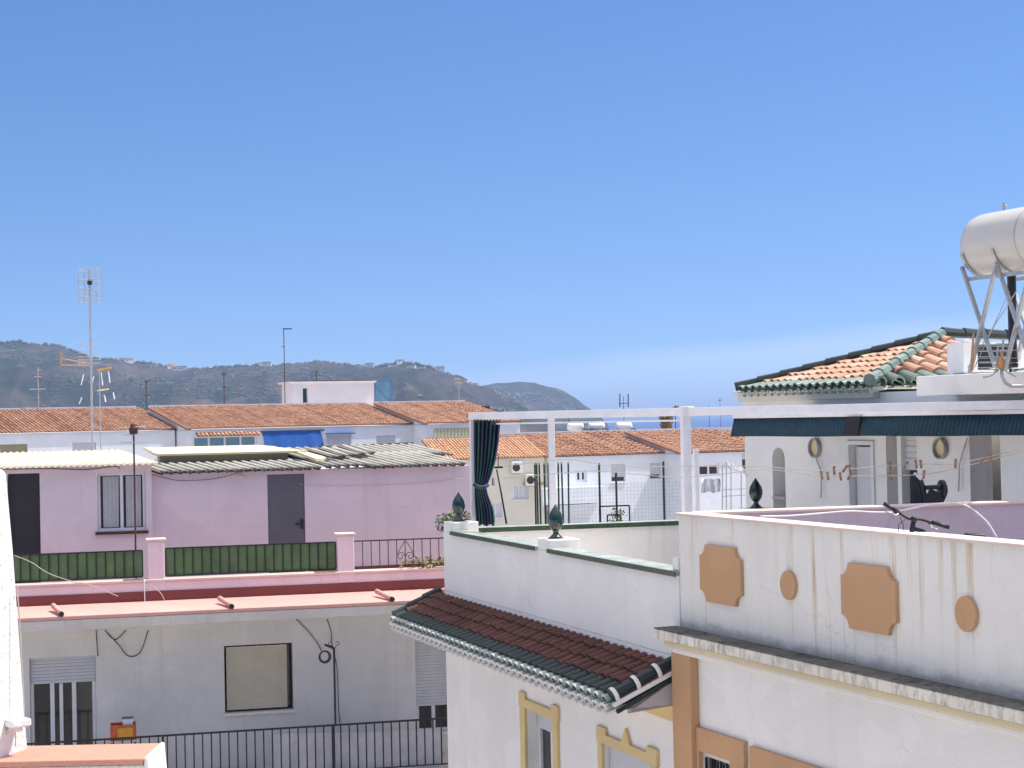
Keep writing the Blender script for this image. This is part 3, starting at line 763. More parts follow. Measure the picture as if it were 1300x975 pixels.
# leaves at the railing foot
def leaves(F,u0,u1,n0,n1,z0,z1,cnt,size,mat,name,label,cat,stems=True):
    c=F.w((u0+u1)/2,(n0+n1)/2,z0); t=thing(name,label,cat,c)
    a=MB(); cu,cn,cz=(u0+u1)/2,(n0+n1)/2,(z0+z1)/2
    for _ in range(cnt):
        while True:
            x,y,z=[random.uniform(-1,1) for _ in range(3)]
            if x*x+y*y+z*z<1 and noise.noise(Vector((x*2,y*2,z*2+cu)))>-.25: break
        p=F.w(cu+x*(u1-u0)/2,cn+y*(n1-n0)/2,cz+z*(z1-z0)/2); e=Euler((random.uniform(-1,1),random.uniform(-1,1),random.uniform(0,6))).to_matrix()
        s=size*random.uniform(.6,1.2); a.tint=random.random()
        a.add([p+e@Vector(v)*s for v in ((-.5,0,0),(0,.28,.06),(.6,0,0),(0,-.28,.06))],[(0,1,2,3)])
    part('foliage',a,M[mat],t); a=MB()
    for _ in range(6):
        a.tube([c,F.w(random.uniform(u0,u1)*.6+cu*.4,cn,cz),F.w(random.uniform(u0,u1),cn,z1-.05)],.008,4,.003)
    part('stem',a,M['trunk'],t); return t
r=rect(F,505,716,562,732,.0)
leaves(F,r[0],r[1]+.3,-.2,.12,zp-.02,zp+.20,150,.10,'leaf_dry','trailing_plant','yellowing leafy plant trailing along the foot of the iron railing','plant')

# aerial on the pink parapet
def mast(name,label,px,py0,py1,Y,r,mat='steel',group=None):
    p0=at(px,py1,Y); p1=at(px,py0,Y); p1=Vector((p0.x,p0.y,p1.z))
    t=thing(name,label,'aerial',p0,group); a=MB(); a.tube([p0,p1],r,6); part('pole',a,M[mat],t); return t,p0,p1
X1=Vector((1,0,0)); Z1=Vector((0,0,1)); Y1=Vector((0,1,0))
t,p0,p1=mast('tv_aerial','brown aerial pole rising in front of the pink wall window, small array on top',173,540,745,30.7,.017,'rust_iron')
for dz in (-.03,-.16,-.30):
    for sg in (-1,1): a=MB(); a.tube([p1+Z1*dz-X1*.22*1+Y1*.05*sg,p1+Z1*dz+X1*.22+Y1*.05*sg],.008,4); part('rod',a,M['steel'],t)
for sg in (-1,1): a=MB(); a.tube([p1+X1*.21*sg-Z1*.1,p1+X1*.21*sg+Z1*.05],.006,4); part('end_rod',a,M['steel'],t)
a=MB(); a.lathe(p1-Z1*.17,[(.03,0),(.075,.03),(.085,.12),(.05,.2)],10); part('amplifier',a,M['rust_iron'],t,bevel=.01)
# tall mast
t,p0,p1=mast('tv_aerial','tall grey aerial mast with a grid antenna at its top, left part of the photo',118,342,610,38,.026)
a=MB()
for k in range(4):
    z=-.05-.19*k
    for sx in (-1,1):
        for sz in (-1,1): a.tube([p1+Z1*z-Y1*.06,p1+Z1*(z+.045*sz)+X1*.24*sx-Y1*.08],.006,4)
part('bow_tie_array',a,M['steel'],t)
a=MB()
for k in range(11): a.tube([p1+Z1*(.03-.075*k)-X1*.26+Y1*.05,p1+Z1*(.03-.075*k)+X1*.26+Y1*.05],.0055,4)
for s in (-.26,-.13,.13,.26): a.tube([p1+Z1*.03+X1*s+Y1*.05,p1-Z1*.72+X1*s+Y1*.05],.0055,4)
part('reflector',a,M['steel'],t)
a=MB(); q=p1-Z1*.34; a.box(Frame(118,38,1,0),0,0.001,0,.001,0,.001); a=MB(); a.lathe(q,[(.05,0),(.055,.02),(.055,.10),(.04,.12)],8); part('amplifier',a,M['black_plastic'],t)
q=Vector((p1.x,p1.y,at(118,462,38).z)); a=MB(); tip=q+Vector((-.5,-.6,.10))
a.tube([q,tip+Z1*.02],.012,5); a.tube([q-Z1*.03,tip-Z1*.13],.009,5); a.tube([tip+Z1*.16,tip-Z1*.14],.014,5); part('boom',a,M['orange_plastic'],t)
a=MB()
for k in range(7): 
    c=q+Vector((-.06,.05,.02+.075*k)); a.tube([c-X1*.24,c+X1*.24],.006,4)
part('director_rods',a,M['steel'],t)
t,p0,p1=mast('tv_aerial','thin aerial pole with orange and pale plastic fins, right of the tall mast',128.5,470,610,38.5,.014)
a=MB()
for dx,dz,l in ((.04,-.05,.28),(.20,-.02,.26),(-.12,-.12,.20),(-.35,-.08,.24),(.3,-.5,.15),(.1,-.55,.16),(-.4,-.6,.14)):
    a=MB(); c=p1+X1*dx+Z1*dz; a.tube([c,c+Vector((.03 if dx>0 else -.06,0,-l))],.014,5); part('fin',a,M['cloth'],t)
a=MB(); a.tube([p1-X1*.05,p1+X1*.26+Z1*.05],.028,6); part('boom',a,M['orange_plastic'],t); a=MB(); a.tube([p1-Z1*.45-X1*.05,p1-Z1*.42+X1*.2],.02,6); part('lower_boom',a,M['ovalcream'],t)

# ================================================================== MIDDLE WHITE HOUSE
F = Frame(564, 26, .364, -1, 720); Fm=F
T = Frame(600, 26.2, 4, .95, 665)
mid = thing('white_house','white corner house with dark red tiled canopy and ochre window surrounds','house',F.w(4,-2,0))
uJ=F.h(863,760)[0]
zc=F.h(700,694)[1]; zc=F.h(564,672)[1]
zj=F.h(640,776)[1]; zfl=zj-.1
wa=rect(F,670,902,705,985); wa=(wa[0],wa[1],wa[2]-.6,wa[3]-.0)
wbb=rect(F,768,944,829,985); wbb=(wbb[0],wbb[1],wbb[2]-1.,F.h(768,943)[1])
wa=(wa[0],wa[1],wa[2],F.h(669,898)[1])
a=MB(); a.wall(F,0,uJ-.01,0,zj+.05,-.3,0,[wa,wbb]); part('front_wall',a,M['white_mid'],mid)
a=MB(); a.box(F,.0,uJ-.01,-.25,0,zj+.052,zc-.045); part('parapet_wall',a,M['white_mid'],mid,bevel=.008)
# body behind, a solid prism between front wall and back wall
c0=F.w(0.02,-.31,0); c1=F.w(uJ-.02,-.31,0); 
def solidpoly(poly,z0,z1):
    a=MB(); k=len(poly); a.add([Vector((p.x,p.y,z0)) for p in poly]+[Vector((p.x,p.y,z1)) for p in poly],[tuple(range(k))[::-1],tuple(range(k,2*k))]+[(i,(i+1)%k,(i+1)%k+k,i+k) for i in range(k)]); return a
tb0=T.h(566,668,0)[0]; tb1=T.h(1010,668,0)[0]
part('house_body',solidpoly([c0,c1,c1+Vector((3.0,.72,0)),T.w(tb1,-.12,0),T.w(tb0+.1,-.12,0)],0,zfl),M['white_mid'],mid)
a=MB(); a.box(T,tb0,tb1,-.2,0,zfl,zc-.045); part('back_parapet_wall',a,M['white_mid'],mid,bevel=.008)
a=MB(); a.box(T,tb0+.2,tb1,-.23,.03,zc-.043,zc); cp_=part('coping',a,M['coping_pale'],mid,bevel=.008); a=MB(); a.box(T,tb0+.2,tb1,.0302,.042,zc-.075,zc-.006); part('coping_edge',a,M['coping_green'],cp_)
pz=F.h(700,675,.0)[1]
uP=rect(F,682,674,704,690,0)
for c0_,c1_ in ((.42,uP[0]-.01),(uP[0]+.43,uJ-.02)):
    a=MB(); a.box(F,c0_,c1_,-.27,.03,zc-.043,zc); cp_=part('coping',a,M['coping_pale'],mid,bevel=.008)
    a=MB(); a.box(F,c0_,c1_,.0302,.042,zc-.06,zc-.006); part('coping_edge',a,M['coping_green'],cp_)
a=MB(); pz1=zc+.12; a.box(F,-.004,.40,-.42,-.002,zc-.044,pz1); part('pillar',a,M['white_mid'],mid,bevel=.012)
a=MB(); a.box(F,uP[0],uP[0]+.42,-.42,-.002,zc-.044,pz1-.02); part('pillar',a,M['white_mid'],mid,bevel=.012)
a=MB(); a.box(F,uJ-.17,uJ-.025,-.30,-.002,zc+.001,zc+.14); part('pillar',a,M['white_mid'],mid,bevel=.01)
# tiled canopy roof
zE=F.h(778,886,.70)[1]
uE1=F.h(855,838)[0]
slope=(F.w(0,-.70,zj-.03-zE)-F.w(0,0,0)); Lr=slope.length; up=slope.normalized()
uw=uE1+.30
P=F.w(-.28,.70,zE)
a=MB(); a.tiles(P,F.u,up,uw,Lr,pitch=.205,course=.2,r=.075,seg=6,t_from=.2,chan=True,jit=.010); part('canopy_tiles',a,M['tile_mid'],mid)
a=MB(); a.tiles(P,F.u,up,uw,Lr,pitch=.205,course=.2,r=.078,seg=6,t_to=.19,chan=False,sheet=False); part('eave_tiles',a,M['green_tile'],mid,'dark green glazed tiles edging the canopy')
a=MB(); a.tiles(P-up*.07-Z1*.02,F.u,up,uw,.13,pitch=.205,course=.2,r=.083,seg=7,chan=True,sheet=False); part('eave_tiles',a,M['green_tile_pale'],mid,'pale weathered green tile ends along the eave')
# second row of cream tile ends below
a=MB(); a.tiles(P-up*.09-Z1*.10,F.u,up,uw,.2,pitch=.205,course=.2,r=.088,seg=8,chan=True,sheet=False); part('under_tiles',a,M['white_mid'],mid,'whitewashed tile ends under the eave')
# side trims
def halfbar(P0,P1,r,mat,nm,root,steps,lab=None,col=None):
    a=MB(); d=(P1-P0)
    for k in range(steps):
        a.tint=random.random(); A=P0+d*(k/steps); B=P0+d*((k+1.1)/steps); a.tube([A+Z1*.012,B-Z1*.0],r,8,r*.86)
    return part(nm,a,mat,root,lab,smooth=False)
ue=uw-.28
halfbar(F.w(ue,.74,zE+.02),F.w(ue,.0,zj+.0),.075,M['green_tile'],'verge_tile',mid,3)
for k in (0,1,2): 
    a=MB(); p=F.w(ue,.74,zE+.02).lerp(F.w(ue,.0,zj),k/3+.02); a.lathe(p,[(.085,0),(.09,.02),(.085,.045)],10,axis=up); part('verge_band',a,M['white_mid'],mid)
a=MB(); a.bar(F.w(ue+.05,.74,zE-.06),F.w(ue+.05,0,zj-.09),.05,.045); part('verge_trim',a,M['white_mid'],mid)
a=MB(); a.bar(F.w(ue+.045,.70,zE-.13),F.w(ue+.045,0,zj-.155),.04,.05); part('verge_lower_tile',a,M['green_tile'],mid)
halfbar(F.w(-.27,.72,zE+.02),F.w(-.27,.0,zj+.02),.075,M['green_tile'],'verge_tile',mid,3,'dark green verge tile at the far left end')
# boxed cornice
zcb=F.h(800,903,.58)[1]
a=MB(); a.prism(F,[(-.15,zcb),(ue+.03,zcb),(ue+.03,zE-.12),(-.15,zE-.12)],.003,.58); part('cornice',a,M['white_mid'],mid,bevel=.01)
a=MB(); uu=ue+.034
a.add([F.w(uu,.57,zcb+.01),F.w(uu,.01,zcb+.01),F.w(uu,.01,zj-.18),F.w(uu,.57,zE-.16),F.w(uu+.01,.57,zcb+.01),F.w(uu+.01,.01,zcb+.01),F.w(uu+.01,.01,zj-.18),F.w(uu+.01,.57,zE-.16)],[(3,2,1,0),(4,5,6,7),(0,1,5,4),(1,2,6,5),(2,3,7,6),(3,0,4,7)]); part('cornice_end',a,M['gable'],mid)
zyb=F.h(857,917)[1]; a=MB(); a.box(F,-.0,uJ-.02,.002,.012,zyb,zcb-.003); part('frieze',a,M['yellow'],mid)
a=MB(); a.box(F,.02,uJ-.05,.002,.03,zyb-.09,zyb-.02); 
# ochre surrounds
def surround(pts,inner,nm='window_surround'):
    a=MB(); a.prism(F,pts,.002,.04); return part(nm,a,M['yellow'],mid,bevel=.004)
def sur(px0,px1,pyl,peak,hole):
    U0=F.h(px0,900)[0]; U1=F.h(px1,900)[0]; zt=F.h(px0,pyl)[1]; st=.075; w=U1-U0; cu=(U0+U1)/2; ear=w*.16
    z0=zt-2.2; hu0,hu1,hz0,hz1=hole
    top=[(U0,zt),(U0+ear,zt),(U0+ear,zt-st)]
    if peak: top+=[(cu-.12,zt-st),(cu-.05,zt-st+.1),(cu,zt+.10),(cu+.05,zt-st+.1),(cu+.12,zt-st)]
    top+=[(U1-ear,zt-st),(U1-ear,zt),(U1,zt)]
    a=MB()
    a.prism(F,[(U0,zt-.30),(hu0-.0,zt-.30)][::-1][:0] or [(U0,hz1),(U0,zt)]+top[1:]+[(U1,hz1)],.002,.04)
    a.box(F,U0+.03,hu0,.002,.04,z0,hz1-.001); a.box(F,hu1,U1-.03,.002,.04,z0,hz1-.001)
    part('window_surround',a,M['yellow'],mid)
h1=(wa[0],wa[1],wa[2],wa[3]); h2=(wbb[0],wbb[1],wbb[2],wbb[3])
sur(662,711,877,False,h1); sur(760,836,920,True,h2)
for k,hh in enumerate((h1,h2)):
    # white inner lining then a glazed door or shutter
    window(mid,F,0,0,0,0,0,rect=hh,depth=.20 if k==0 else .12,nmull=1 if k==0 else 0,t=.07,sill=False,shut=.18 if k==0 else 1,glass_m=M['glass'])
# finials
def finial_proto(p,mat):
    t=thing('finial','','finial',p,'green glazed urn finials')
    a=MB(); a.lathe(p,[(.075,0),(.085,.012),(.07,.03),(.038,.06),(.034,.09),(.06,.115),(.085,.16),(.098,.21),(.097,.25),(.08,.31),(.05,.365),(.022,.405),(.008,.43),(0.001,.435)],20,wob=lambda an,i:1+.035*math.cos(an*10+i*PI*.9)*(1 if 5<=i<=11 else 0))
    part('urn',a,mat,t,smooth=True); a=MB(); a.lathe(p-Z1*.0,[(.10,-.0),(.105,.006),(.10,.012)],16); part('foot',a,mat,t); return t
fp=finial_proto(F.w(uP[0]+.2,-.18,pz1-.02),M['finial']); fp['label']='shiny dark green urn finial on the middle parapet pillar before the pergola post'
f2=copy_tree(fp); f2.location=F.w(.20,-.18,pz1); f2['label']='dark green urn finial on the corner pillar beside the pink house'
f3=finial_proto(at(960,645,25.0),M['finial_dark']); f3['label']='nearly black urn finial beside the arched niche on the right'
# small pillar for f3
q=at(960,645,25.0); part_root=thing('finial_pillar','low white pillar under the blackish urn finial','pillar',Vector((q.x,q.y,zfl)))
G=Frame(960,25.0,4,.95,645); a=MB(); a.box(G,-.16,.16,-.16,.16,zfl,q.z-.03); part('shaft',a,M['white_mid'],part_root,bevel=.01); a=MB(); a.box(G,-.19,.19,-.19,.19,q.z-.028,q.z); part('cap',a,M['white_mid'],part_root,bevel=.008)
# pergola
zB1=at(600,527,25.3).z+.0; zB=10.06
perg=thing('pergola','white painted steel pergola frame over the roof terrace','pergola',T.w(0,0,zc))
def post(px,Y,w,ztop=None,zbot=None,lab=None):
    p=at(px,600,Y); zt_=ztop or zB-.12; zz=zbot if zbot is not None else zc
    a=MB(); G=Frame(px,Y,4,.95,600); a.box(G,-w/2,w/2,-w/2,w/2,zz,zt_); return part('post',a,M['pergola'],perg,lab,bevel=.006)
post(601,26.1,.085); post(701,26.35,.09); post(871.5,23.9,.12); 
post(884,23.6,.065,ztop=at(884,570,23.6).z,lab='shorter thin post beside the thick one')
A=at(597,532,26.1); B=at(871,524,23.9); Cc=at(1330,512,20.3)
for nm in (0,):
    a=MB(); A2=Vector((A.x,A.y,zB-.055)); B2=Vector((B.x,B.y,zB-.055)); C2=Vector((Cc.x,Cc.y,zB-.055))
    a.bar(A2,B2+(B2-A2).normalized()*.06,.10,.11); part('beam',a,M['pergola'],perg,bevel=.006)
    a=MB(); a.bar(B2+(C2-B2).normalized()*.07,C2,.10,.11); part('beam',a,M['pergola'],perg,bevel=.006)
    a=MB(); a.bar(A2-Z1*.12+Y1*.12,B2-Z1*.12+Y1*.12,.035,.025); part('curtain_rail',a,M['alu'],perg)
    a=MB(); a.box(Frame(871.5,23.9,4,.95,524),-.085,.085,-.085,.085,zB-.125,zB+.02); part('joint',a,M['pergola'],perg,bevel=.006)
    a=MB(); e=T.w(-.2,1.5,0)
for px in (677,682,724,729,829,833,941,947,1062,1068,1170,1175):
    Y_=(26.1+(px-600)*(-2.2/271)) if px<871 else 23.9-(px-871)*(3.6/459)
    p=at(px,527-(px-600)*.0315+.5,Y_); p.z=zB-.05
    a=MB(); a.lathe(p-Vector((0,.06,0)),[(.001,-.012),(.011,-.01),(.012,.0),(.012,.012)],8,axis=Y1); part('bolt',a,M['grey_rim'],perg)
# curtain
def curtain():
    t=thing('curtain','navy and green striped curtain tied back against the left pergola post','curtain',at(618,668,25.95))
    rows=40; cols=60; a=MB()
    Lft=[(534,601.5),(600,602.5),(618,603),(630,603),(668,605)]
    Rgt=[(534,635),(560,633),(585,629),(605,623),(618,617),(628,619),(645,626),(660,628),(668,627)]
    for j in range(rows+1):
        py=534+(667-534)*j/rows; l=interp(Lft,py); r=interp(Rgt,py)
        if py>655: r=r
        for i in range(cols+1):
            f=i/cols; px=l+(r-l)*f
            tight=min(1,abs(py-618)/25)
            dep=.05*math.sin(f*2*PI*6.5+math.sin(j*.06)*.6)*(0.35+.65*tight)+.10*math.sin(f*PI)*(1-.5*tight)
            yy=py+(math.sin(f*14)*1.2 if j==rows else 0)
            a.v.append(at(px,yy,25.97-dep))
    for j in range(rows):
        for i in range(cols): k=j*(cols+1)+i; a.f.append([k,k+1,k+cols+2,k+cols+1]); a.t.append(.5)
    part('cloth',a,M['striped'],t,smooth=True,solid=.006)
    a=MB(); a.tube([at(602,615,25.83),at(608,618.5,25.77),at(614,618.5,25.78),at(619,616,25.87)],.03,8); part('tie_band',a,M['striped'],t,smooth=True)
    a=MB()
    for k in range(9): p=at(603+3.9*k,533.5,26.0); a.lathe(p-Z1*.02,[(.012,0),(.014,.02),(.012,.05)],6)
    part('hooks',a,M['rust_iron'],t)
curtain()
# plant behind the corner pillar
q=at(575,662,27.3); Gp=Frame(575,27.3,1,0,662)
leaves(Gp,-.30,.38,-.25,.25,q.z-.22,q.z+.17,420,.07,'leaf','potted_shrub','leafy green shrub behind the corner pillar with the urn','plant')
t=thing('flower_pot','clay pot holding the shrub behind the corner pillar','pot',Vector((q.x,q.y,zl+.02)))
a=MB(); a.lathe(Vector((q.x,q.y,zl+.02)),[(.14,0),(.16,.05),(.20,.35),(.22,.36),(.22,.40),(.18,.40),(.17,.33)],16); part('pot',a,M['terracotta_cap'],t,smooth=True)
a=MB(); a.tube([Vector((q.x,q.y,zl+.3)),Vector((q.x+.03,q.y,(zl+q.z)/2)),q],.02,6,.012); part('stem',a,M['trunk'],t)
# leaning stand
t=thing('parasol_stand','thin black stand with T top leaning beside the striped curtain','stand',at(643,663,27.2))
a=MB(); a.tube([at(643,665,27.2),at(637,630,27.2),at(630.5,596,27.2)],.018,6,.012); part('pole',a,M['black_iron'],t)
a=MB(); a.bar(at(627.5,593.5,27.2),at(638.5,593,27.2),.05,.03); part('top_bar',a,M['black_iron'],t)
a=MB(); a.tube([at(632.5,593,27.2),at(632.3,576,27.2)],.008,5); part('tip_rod',a,M['black_iron'],t)
# stakes: tall dark canes behind back wall
proto=None
stk=[(680.5,590,665),(683.5,592,664),(687,594,664),(693,595,664),(698,596,664),(709.5,600,663),(716,602,663),(721.5,602,663)]
for k,(px,y0,y1) in enumerate(stk):
    p=at(px,y1,27.6); L=at(px,y0,27.6).z-(zfl)
    p=Vector((p.x,p.y,zfl))
    if proto is None:
        proto=thing('garden_stake','thin dark green stake in the row behind the terrace wall','stake',p,'green stakes behind the terrace')
        a=MB(); a.tube([p,p+Z1*L],.016,6); part('cane',a,M['stake'],proto); a=MB(); a.tube([p+Z1*(L+.001),p+Z1*(L+.03)],.02,6); part('tip',a,M['stake_pale'],proto); L0=L
    else:
        c=copy_tree(proto); c.location=p; c.rotation_euler=(0,random.uniform(-.012,.012),0)
# wire mesh fence behind the wall
t=thing('mesh_fence','wire mesh fence on dark posts behind the green edged terrace wall','fence',at(780,663,28.2))
G=Frame(780,28.2,4,.95,663)
for px,py in ((760.5,588),(782,599),(842,586)):
    u,z=G.h(px,py,0); a=MB(); a.tube([G.w(u,0,zfl),G.w(u,0,z)],.02,6); part('post',a,M['stake'],t)
u0=G.h(724,620)[0]; u1=G.h(866,620)[0]; z1=G.h(780,612,0)[1]; a=MB(); u=u0
while u<=u1: a.bar(G.w(u,0,zfl+.1),G.w(u,0,z1),.0026); u+=.06
z=zfl+.1
while z<=z1: a.bar(G.w(u0,0.003,z),G.w(u1,0.003,z),.0026); z+=.06
part('mesh',a,M['steel'],t)
t=thing('planter_frame','dark rectangular metal frame with a plant, behind the terrace wall','frame',at(780,664,27.9))
G=Frame(780,27.9,4,.95,663); a=MB()
for (x0,y0,x1) in ((761,643,799),(771,654,788)):
    ua=G.h(x0,y0)[0]; ub=G.h(x1,y0)[0]; zz=G.h(x0,y0)[1]
    for A_,B_ in (((ua,zz),(ub,zz)),((ua,zz),(ua,zfl)),((ub,zz),(ub,zfl))): a.bar(G.w(A_[0],0,A_[1]),G.w(B_[0],0,B_[1]),.022)
part('frame',a,M['black_iron'],t)
u,z=G.h(787,655,0); leaves(G,u-.2,u+.12,-.1,.1,z-.2,z+.13,110,.06,'leaf','small_plant','small leafy plant by the dark metal frame behind the wall','plant')

# ================================================================== RIGHT HOUSE
F = Frame(863, 18.3, .427, -1, 720); Fr=F
rh = thing('white_house','streaked white house with apricot panels and ovals on its parapet','house',F.w(4,-2,0))
B = Frame(863, 18.3, 4, .95, 650)
zt=F.h(863,651)[1]; zk=7.74; zf=8.0
uN=9.5
ws=rect(F,893,957,932,1000); ws=(ws[0],ws[1],ws[3]-1.2,F.h(893,950)[1]-.02)
a=MB(); a.wall(F,0,uN,0,zk-.28,-.3,0,[ws]); part('front_wall',a,M['white_mid'],rh)
a=MB(); a.box(F,0,uN,-.2,0,zk-.279,zt-.03); part('parapet_wall',a,M['white_stain'],rh)
a=MB(); a.box(F,-.03,uN,-.235,.035,zt-.028,zt); part('coping',a,M['pinkcop'],rh,bevel=.01)
n2=B.h(1500,640)[0]
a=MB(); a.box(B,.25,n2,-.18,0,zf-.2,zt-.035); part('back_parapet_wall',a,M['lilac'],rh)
a=MB(); a.box(B,.2,n2,-.21,.03,zt-.033,zt-.002); part('coping',a,M['pinkcop'],rh,bevel=.01)
part('house_body',solidpoly([F.w(.02,-.31,0),F.w(uN,-.31,0),F.w(uN,-.31,0)+Vector((6,1.5,0)),B.w(n2,-.1,0),B.w(.1,-.1,0)],0,zf),M['floor'],rh)
# cornice
a=MB(); a.box(F,-.12,uN,.002,.26,zk-.115,zk-.012); part('cornice',a,M['cornice'],rh,bevel=.012)
a=MB(); a.box(F,-.12,uN,.003,.262,zk-.010,zk); part('cornice_top',a,M['cornice_top'],rh,'black mould on top of the cornice')
a=MB(); a.box(F,-.03,uN,.002,.20,zk-.19,zk-.117); part('moulding',a,M['cornice_low'],rh,bevel=.02)
a=MB(); a.box(F,.0,uN,.002,.13,zk-.26,zk-.192); part('moulding',a,M['white_mid'],rh,bevel=.02)
# pilaster
u0=F.h(861,900,.10)[0]; u1=F.h(877,900,.10)[0]
a=MB(); a.box(F,-.05,u1,.002,.10,0,zk-.262); part('pilaster',a,M['orange'],rh,bevel=.006)
# surrounds
su=rect(F,884,930,944,990,.05); zt1=F.h(884,923,.05)[1]
a=MB(); a.wall(F,su[0],su[1],5.2,zt1,.002,.05,[(ws[0]-.0,ws[1]+.0,ws[2],ws[3])]); part('window_surround',a,M['orange'],rh)
su2=F.h(951,947,.05); u2=F.h(1095,975,.05)[0]
a=MB(); a.wall(F,su2[0],su2[0]+1.75,5.2,su2[1],.002,.05,[(su2[0]+.35,su2[0]+1.4,5.4,su2[1]-.45)]); part('window_surround',a,M['orange'],rh)
w,_=window(rh,F,0,0,0,0,.0,rect=ws,depth=.06,nmull=0,t=.05,sill=False)
a=MB(); 
for i in range(5): uu=ws[0]+.08+(ws[1]-ws[0]-.16)*i/4; a.box(F,uu-.01,uu+.01,.0,.02,ws[2],ws[3]-.06)
part('grille',a,M['black_iron'],w)
# panels and ovals
def notched(cu,cz,w,h,r):
    P=[]
    for (sx,sz,a0) in ((1,1,None),(-1,1,None),(-1,-1,None),(1,-1,None)):
        cx,cy=cu+sx*w/2,cz+sz*h/2
        arc=[]
        for k in range(7):
            an=k/6*PI/2
            arc.append((cx-sx*r*math.cos(an), cy-sz*r*math.sin(an)))
        # arc goes from (cx-sx*r,cy) to (cx,cy-sz*r)
        # insert small steps
        if sx*sz>0: arc=arc[::-1]
        P+=arc
    return P
cu,cz=F.h(915.5,731); r2=rect(F,1069,716,1138,801,.02)
W=(r2[1]-r2[0]); Hh=(r2[3]-r2[2])
for (x,y,l) in ((915.5,730,None),(1103.5,759.5,None)):
    cu,cz=F.h(x,y,.02); a=MB(); a.prism(F,notched(cu,cz,W,Hh,.115),.002,.04); part('wall_panel',a,M['orange'],rh,bevel=.003)
for (x,y,h) in ((1001,743,37),(1227,779.5,45)):
    cu,cz=F.h(x,y,.02); rr=(F.h(x,y-h/2,.02)[1]-F.h(x,y+h/2,.02)[1])/2
    a=MB(); a.prism(F,[(cu+rr*.95*math.cos(k/28*2*PI),cz+rr*math.sin(k/28*2*PI)) for k in range(28)],.002,.035); part('oval_panel',a,M['orange'],rh,bevel=.003)
# downpipe-like crack line at the joint
# bicycle behind the front parapet
def handle():
    t=thing('bicycle','black bicycle leaning inside the parapet, only handlebar and saddle showing','bicycle',at(1165,700,14.9))
    D0=14.75
    P=lambda x,y,d=0: at(x,y,D0+d)
    a=MB(); a.tube([P(1137,648.5,.08),P(1146,654,.05),P(1153,658.5),P(1161,659.5),P(1168,659),P(1175,661,-.0),P(1184,663,-.05)],.0125,8); part('handlebar',a,M['black_plastic'],t,smooth=True)
    a=MB(); a.tube([P(1122,639,.12),P(1138,649,.08)],.018,8); part('grip',a,M['black_plastic'],t,smooth=True)
    a=MB(); a.tube([P(1183,663,-.05),P(1205,669.5,-.12)],.018,8); part('grip',a,M['black_plastic'],t,smooth=True)
    a=MB(); a.tube([P(1160,661),P(1158,672),P(1156,700)],.022,8); a.tube([P(1158,671),P(1172,674),P(1190,720)],.02,8); a.lathe(P(1160,663,-.01),[(.02,0),(.026,.01),(.026,.04),(.018,.05)],8); part('stem',a,M['black_plastic'],t,smooth=True)
    for (x0,y0,x1,y1,x2,y2) in ((1141,652,1133,652,1124,649),(1180,665,1186,671,1192,673)):
        a=MB(); a.tube([P(x0,y0),P((x0+x1)/2,(y0+y1)/2+2),P(x1,y1,-.03),P(x2,y2,-.05)],.006,6); part('brake_lever',a,M['steel'],t,smooth=True)
    a=MB(); a.lathe(P(1139,653,.05),[(.0,0),(.025,.005),(.028,.02),(.02,.035)],10); part('shifter',a,M['black_plastic'],t); a=MB(); a.lathe(P(1181,666,-.03),[(.0,0),(.02,.005),(.025,.02),(.015,.03)],10); part('shifter',a,M['black_plastic'],t)
    a=MB(); a.tube([P(1143,657),P(1147,668),P(1146,676),P(1152,685)],.004,5); a.tube([P(1150,659),P(1141,666),P(1140,680),P(1150,690)],.004,5); part('brake_cable',a,M['wire_dark'],t,smooth=True)
    a=MB(); a.hexa([P(1223,682,.05),P(1240,683,.05),P(1252,682,-.1),P(1226,681,-.1),P(1224,676,.05),P(1240,677,.05),P(1252,679,-.1),P(1227,677,-.1)]); part('saddle',a,M['black_plastic'],t,bevel=.008,smooth=True)
    z0=zf+.34; uh=F.h(1160,665,-.42)[0]
    for uc_ in (uh-.15,uh+.9):
        a=MB(); a.tube([F.w(uc_+math.cos(k/24*2*PI)*.32,-.45,z0+math.sin(k/24*2*PI)*.32) for k in range(25)],.02,6); part('wheel',a,M['black_plastic'],t)
    a=MB(); a.tube([F.w(uh-.15,-.45,z0),F.w(uh+.02,-.45,z0+.42),F.w(uh+.45,-.45,z0-.03),F.w(uh+.9,-.45,z0)],.018,6); a.tube([F.w(uh+.02,-.45,z0+.42),F.w(uh+.6,-.45,z0+.42),F.w(uh+.45,-.45,z0-.03)],.016,6); part('frame',a,M['black_plastic'],t)
handle()
# white hose over the wall
def path_px(pts,Yf):
    P=[at(x,y,Yf(x)) for x,y in pts]; out=[]
    for i in range(len(P)-1):
        p0=P[max(i-1,0)];p1=P[i];p2=P[i+1];p3=P[min(i+2,len(P)-1)]
        for s in range(6):
            t=s/6; out.append(.5*((2*p1)+(-p0+p2)*t+(2*p0-5*p1+4*p2-p3)*t*t+(-p0+3*p1-3*p2+p3)*t**3))
    return out+[P[-1]]
def backY(x): xx=(x-650)/FPX; return B.O.y+ (B.O.x and ( (xx*B.O.y-B.O.x)/(4/.95*1.0-xx) )) - .12
hy=lambda x: backY(x)
a=MB(); a.tube(path_px([(965,655.5),(1000,655),(1040,652),(1080,649),(1120,650.5),(1150,647),(1185,640),(1215,639),(1232,645),(1248,658),(1256,667),(1266,684)],hy),.011,6)
tag(part('hose',a,M['cloth'],None,origin=at(1120,655,18.9),smooth=True),'thin white hose lying along the lilac wall and curving down inside it','hose')

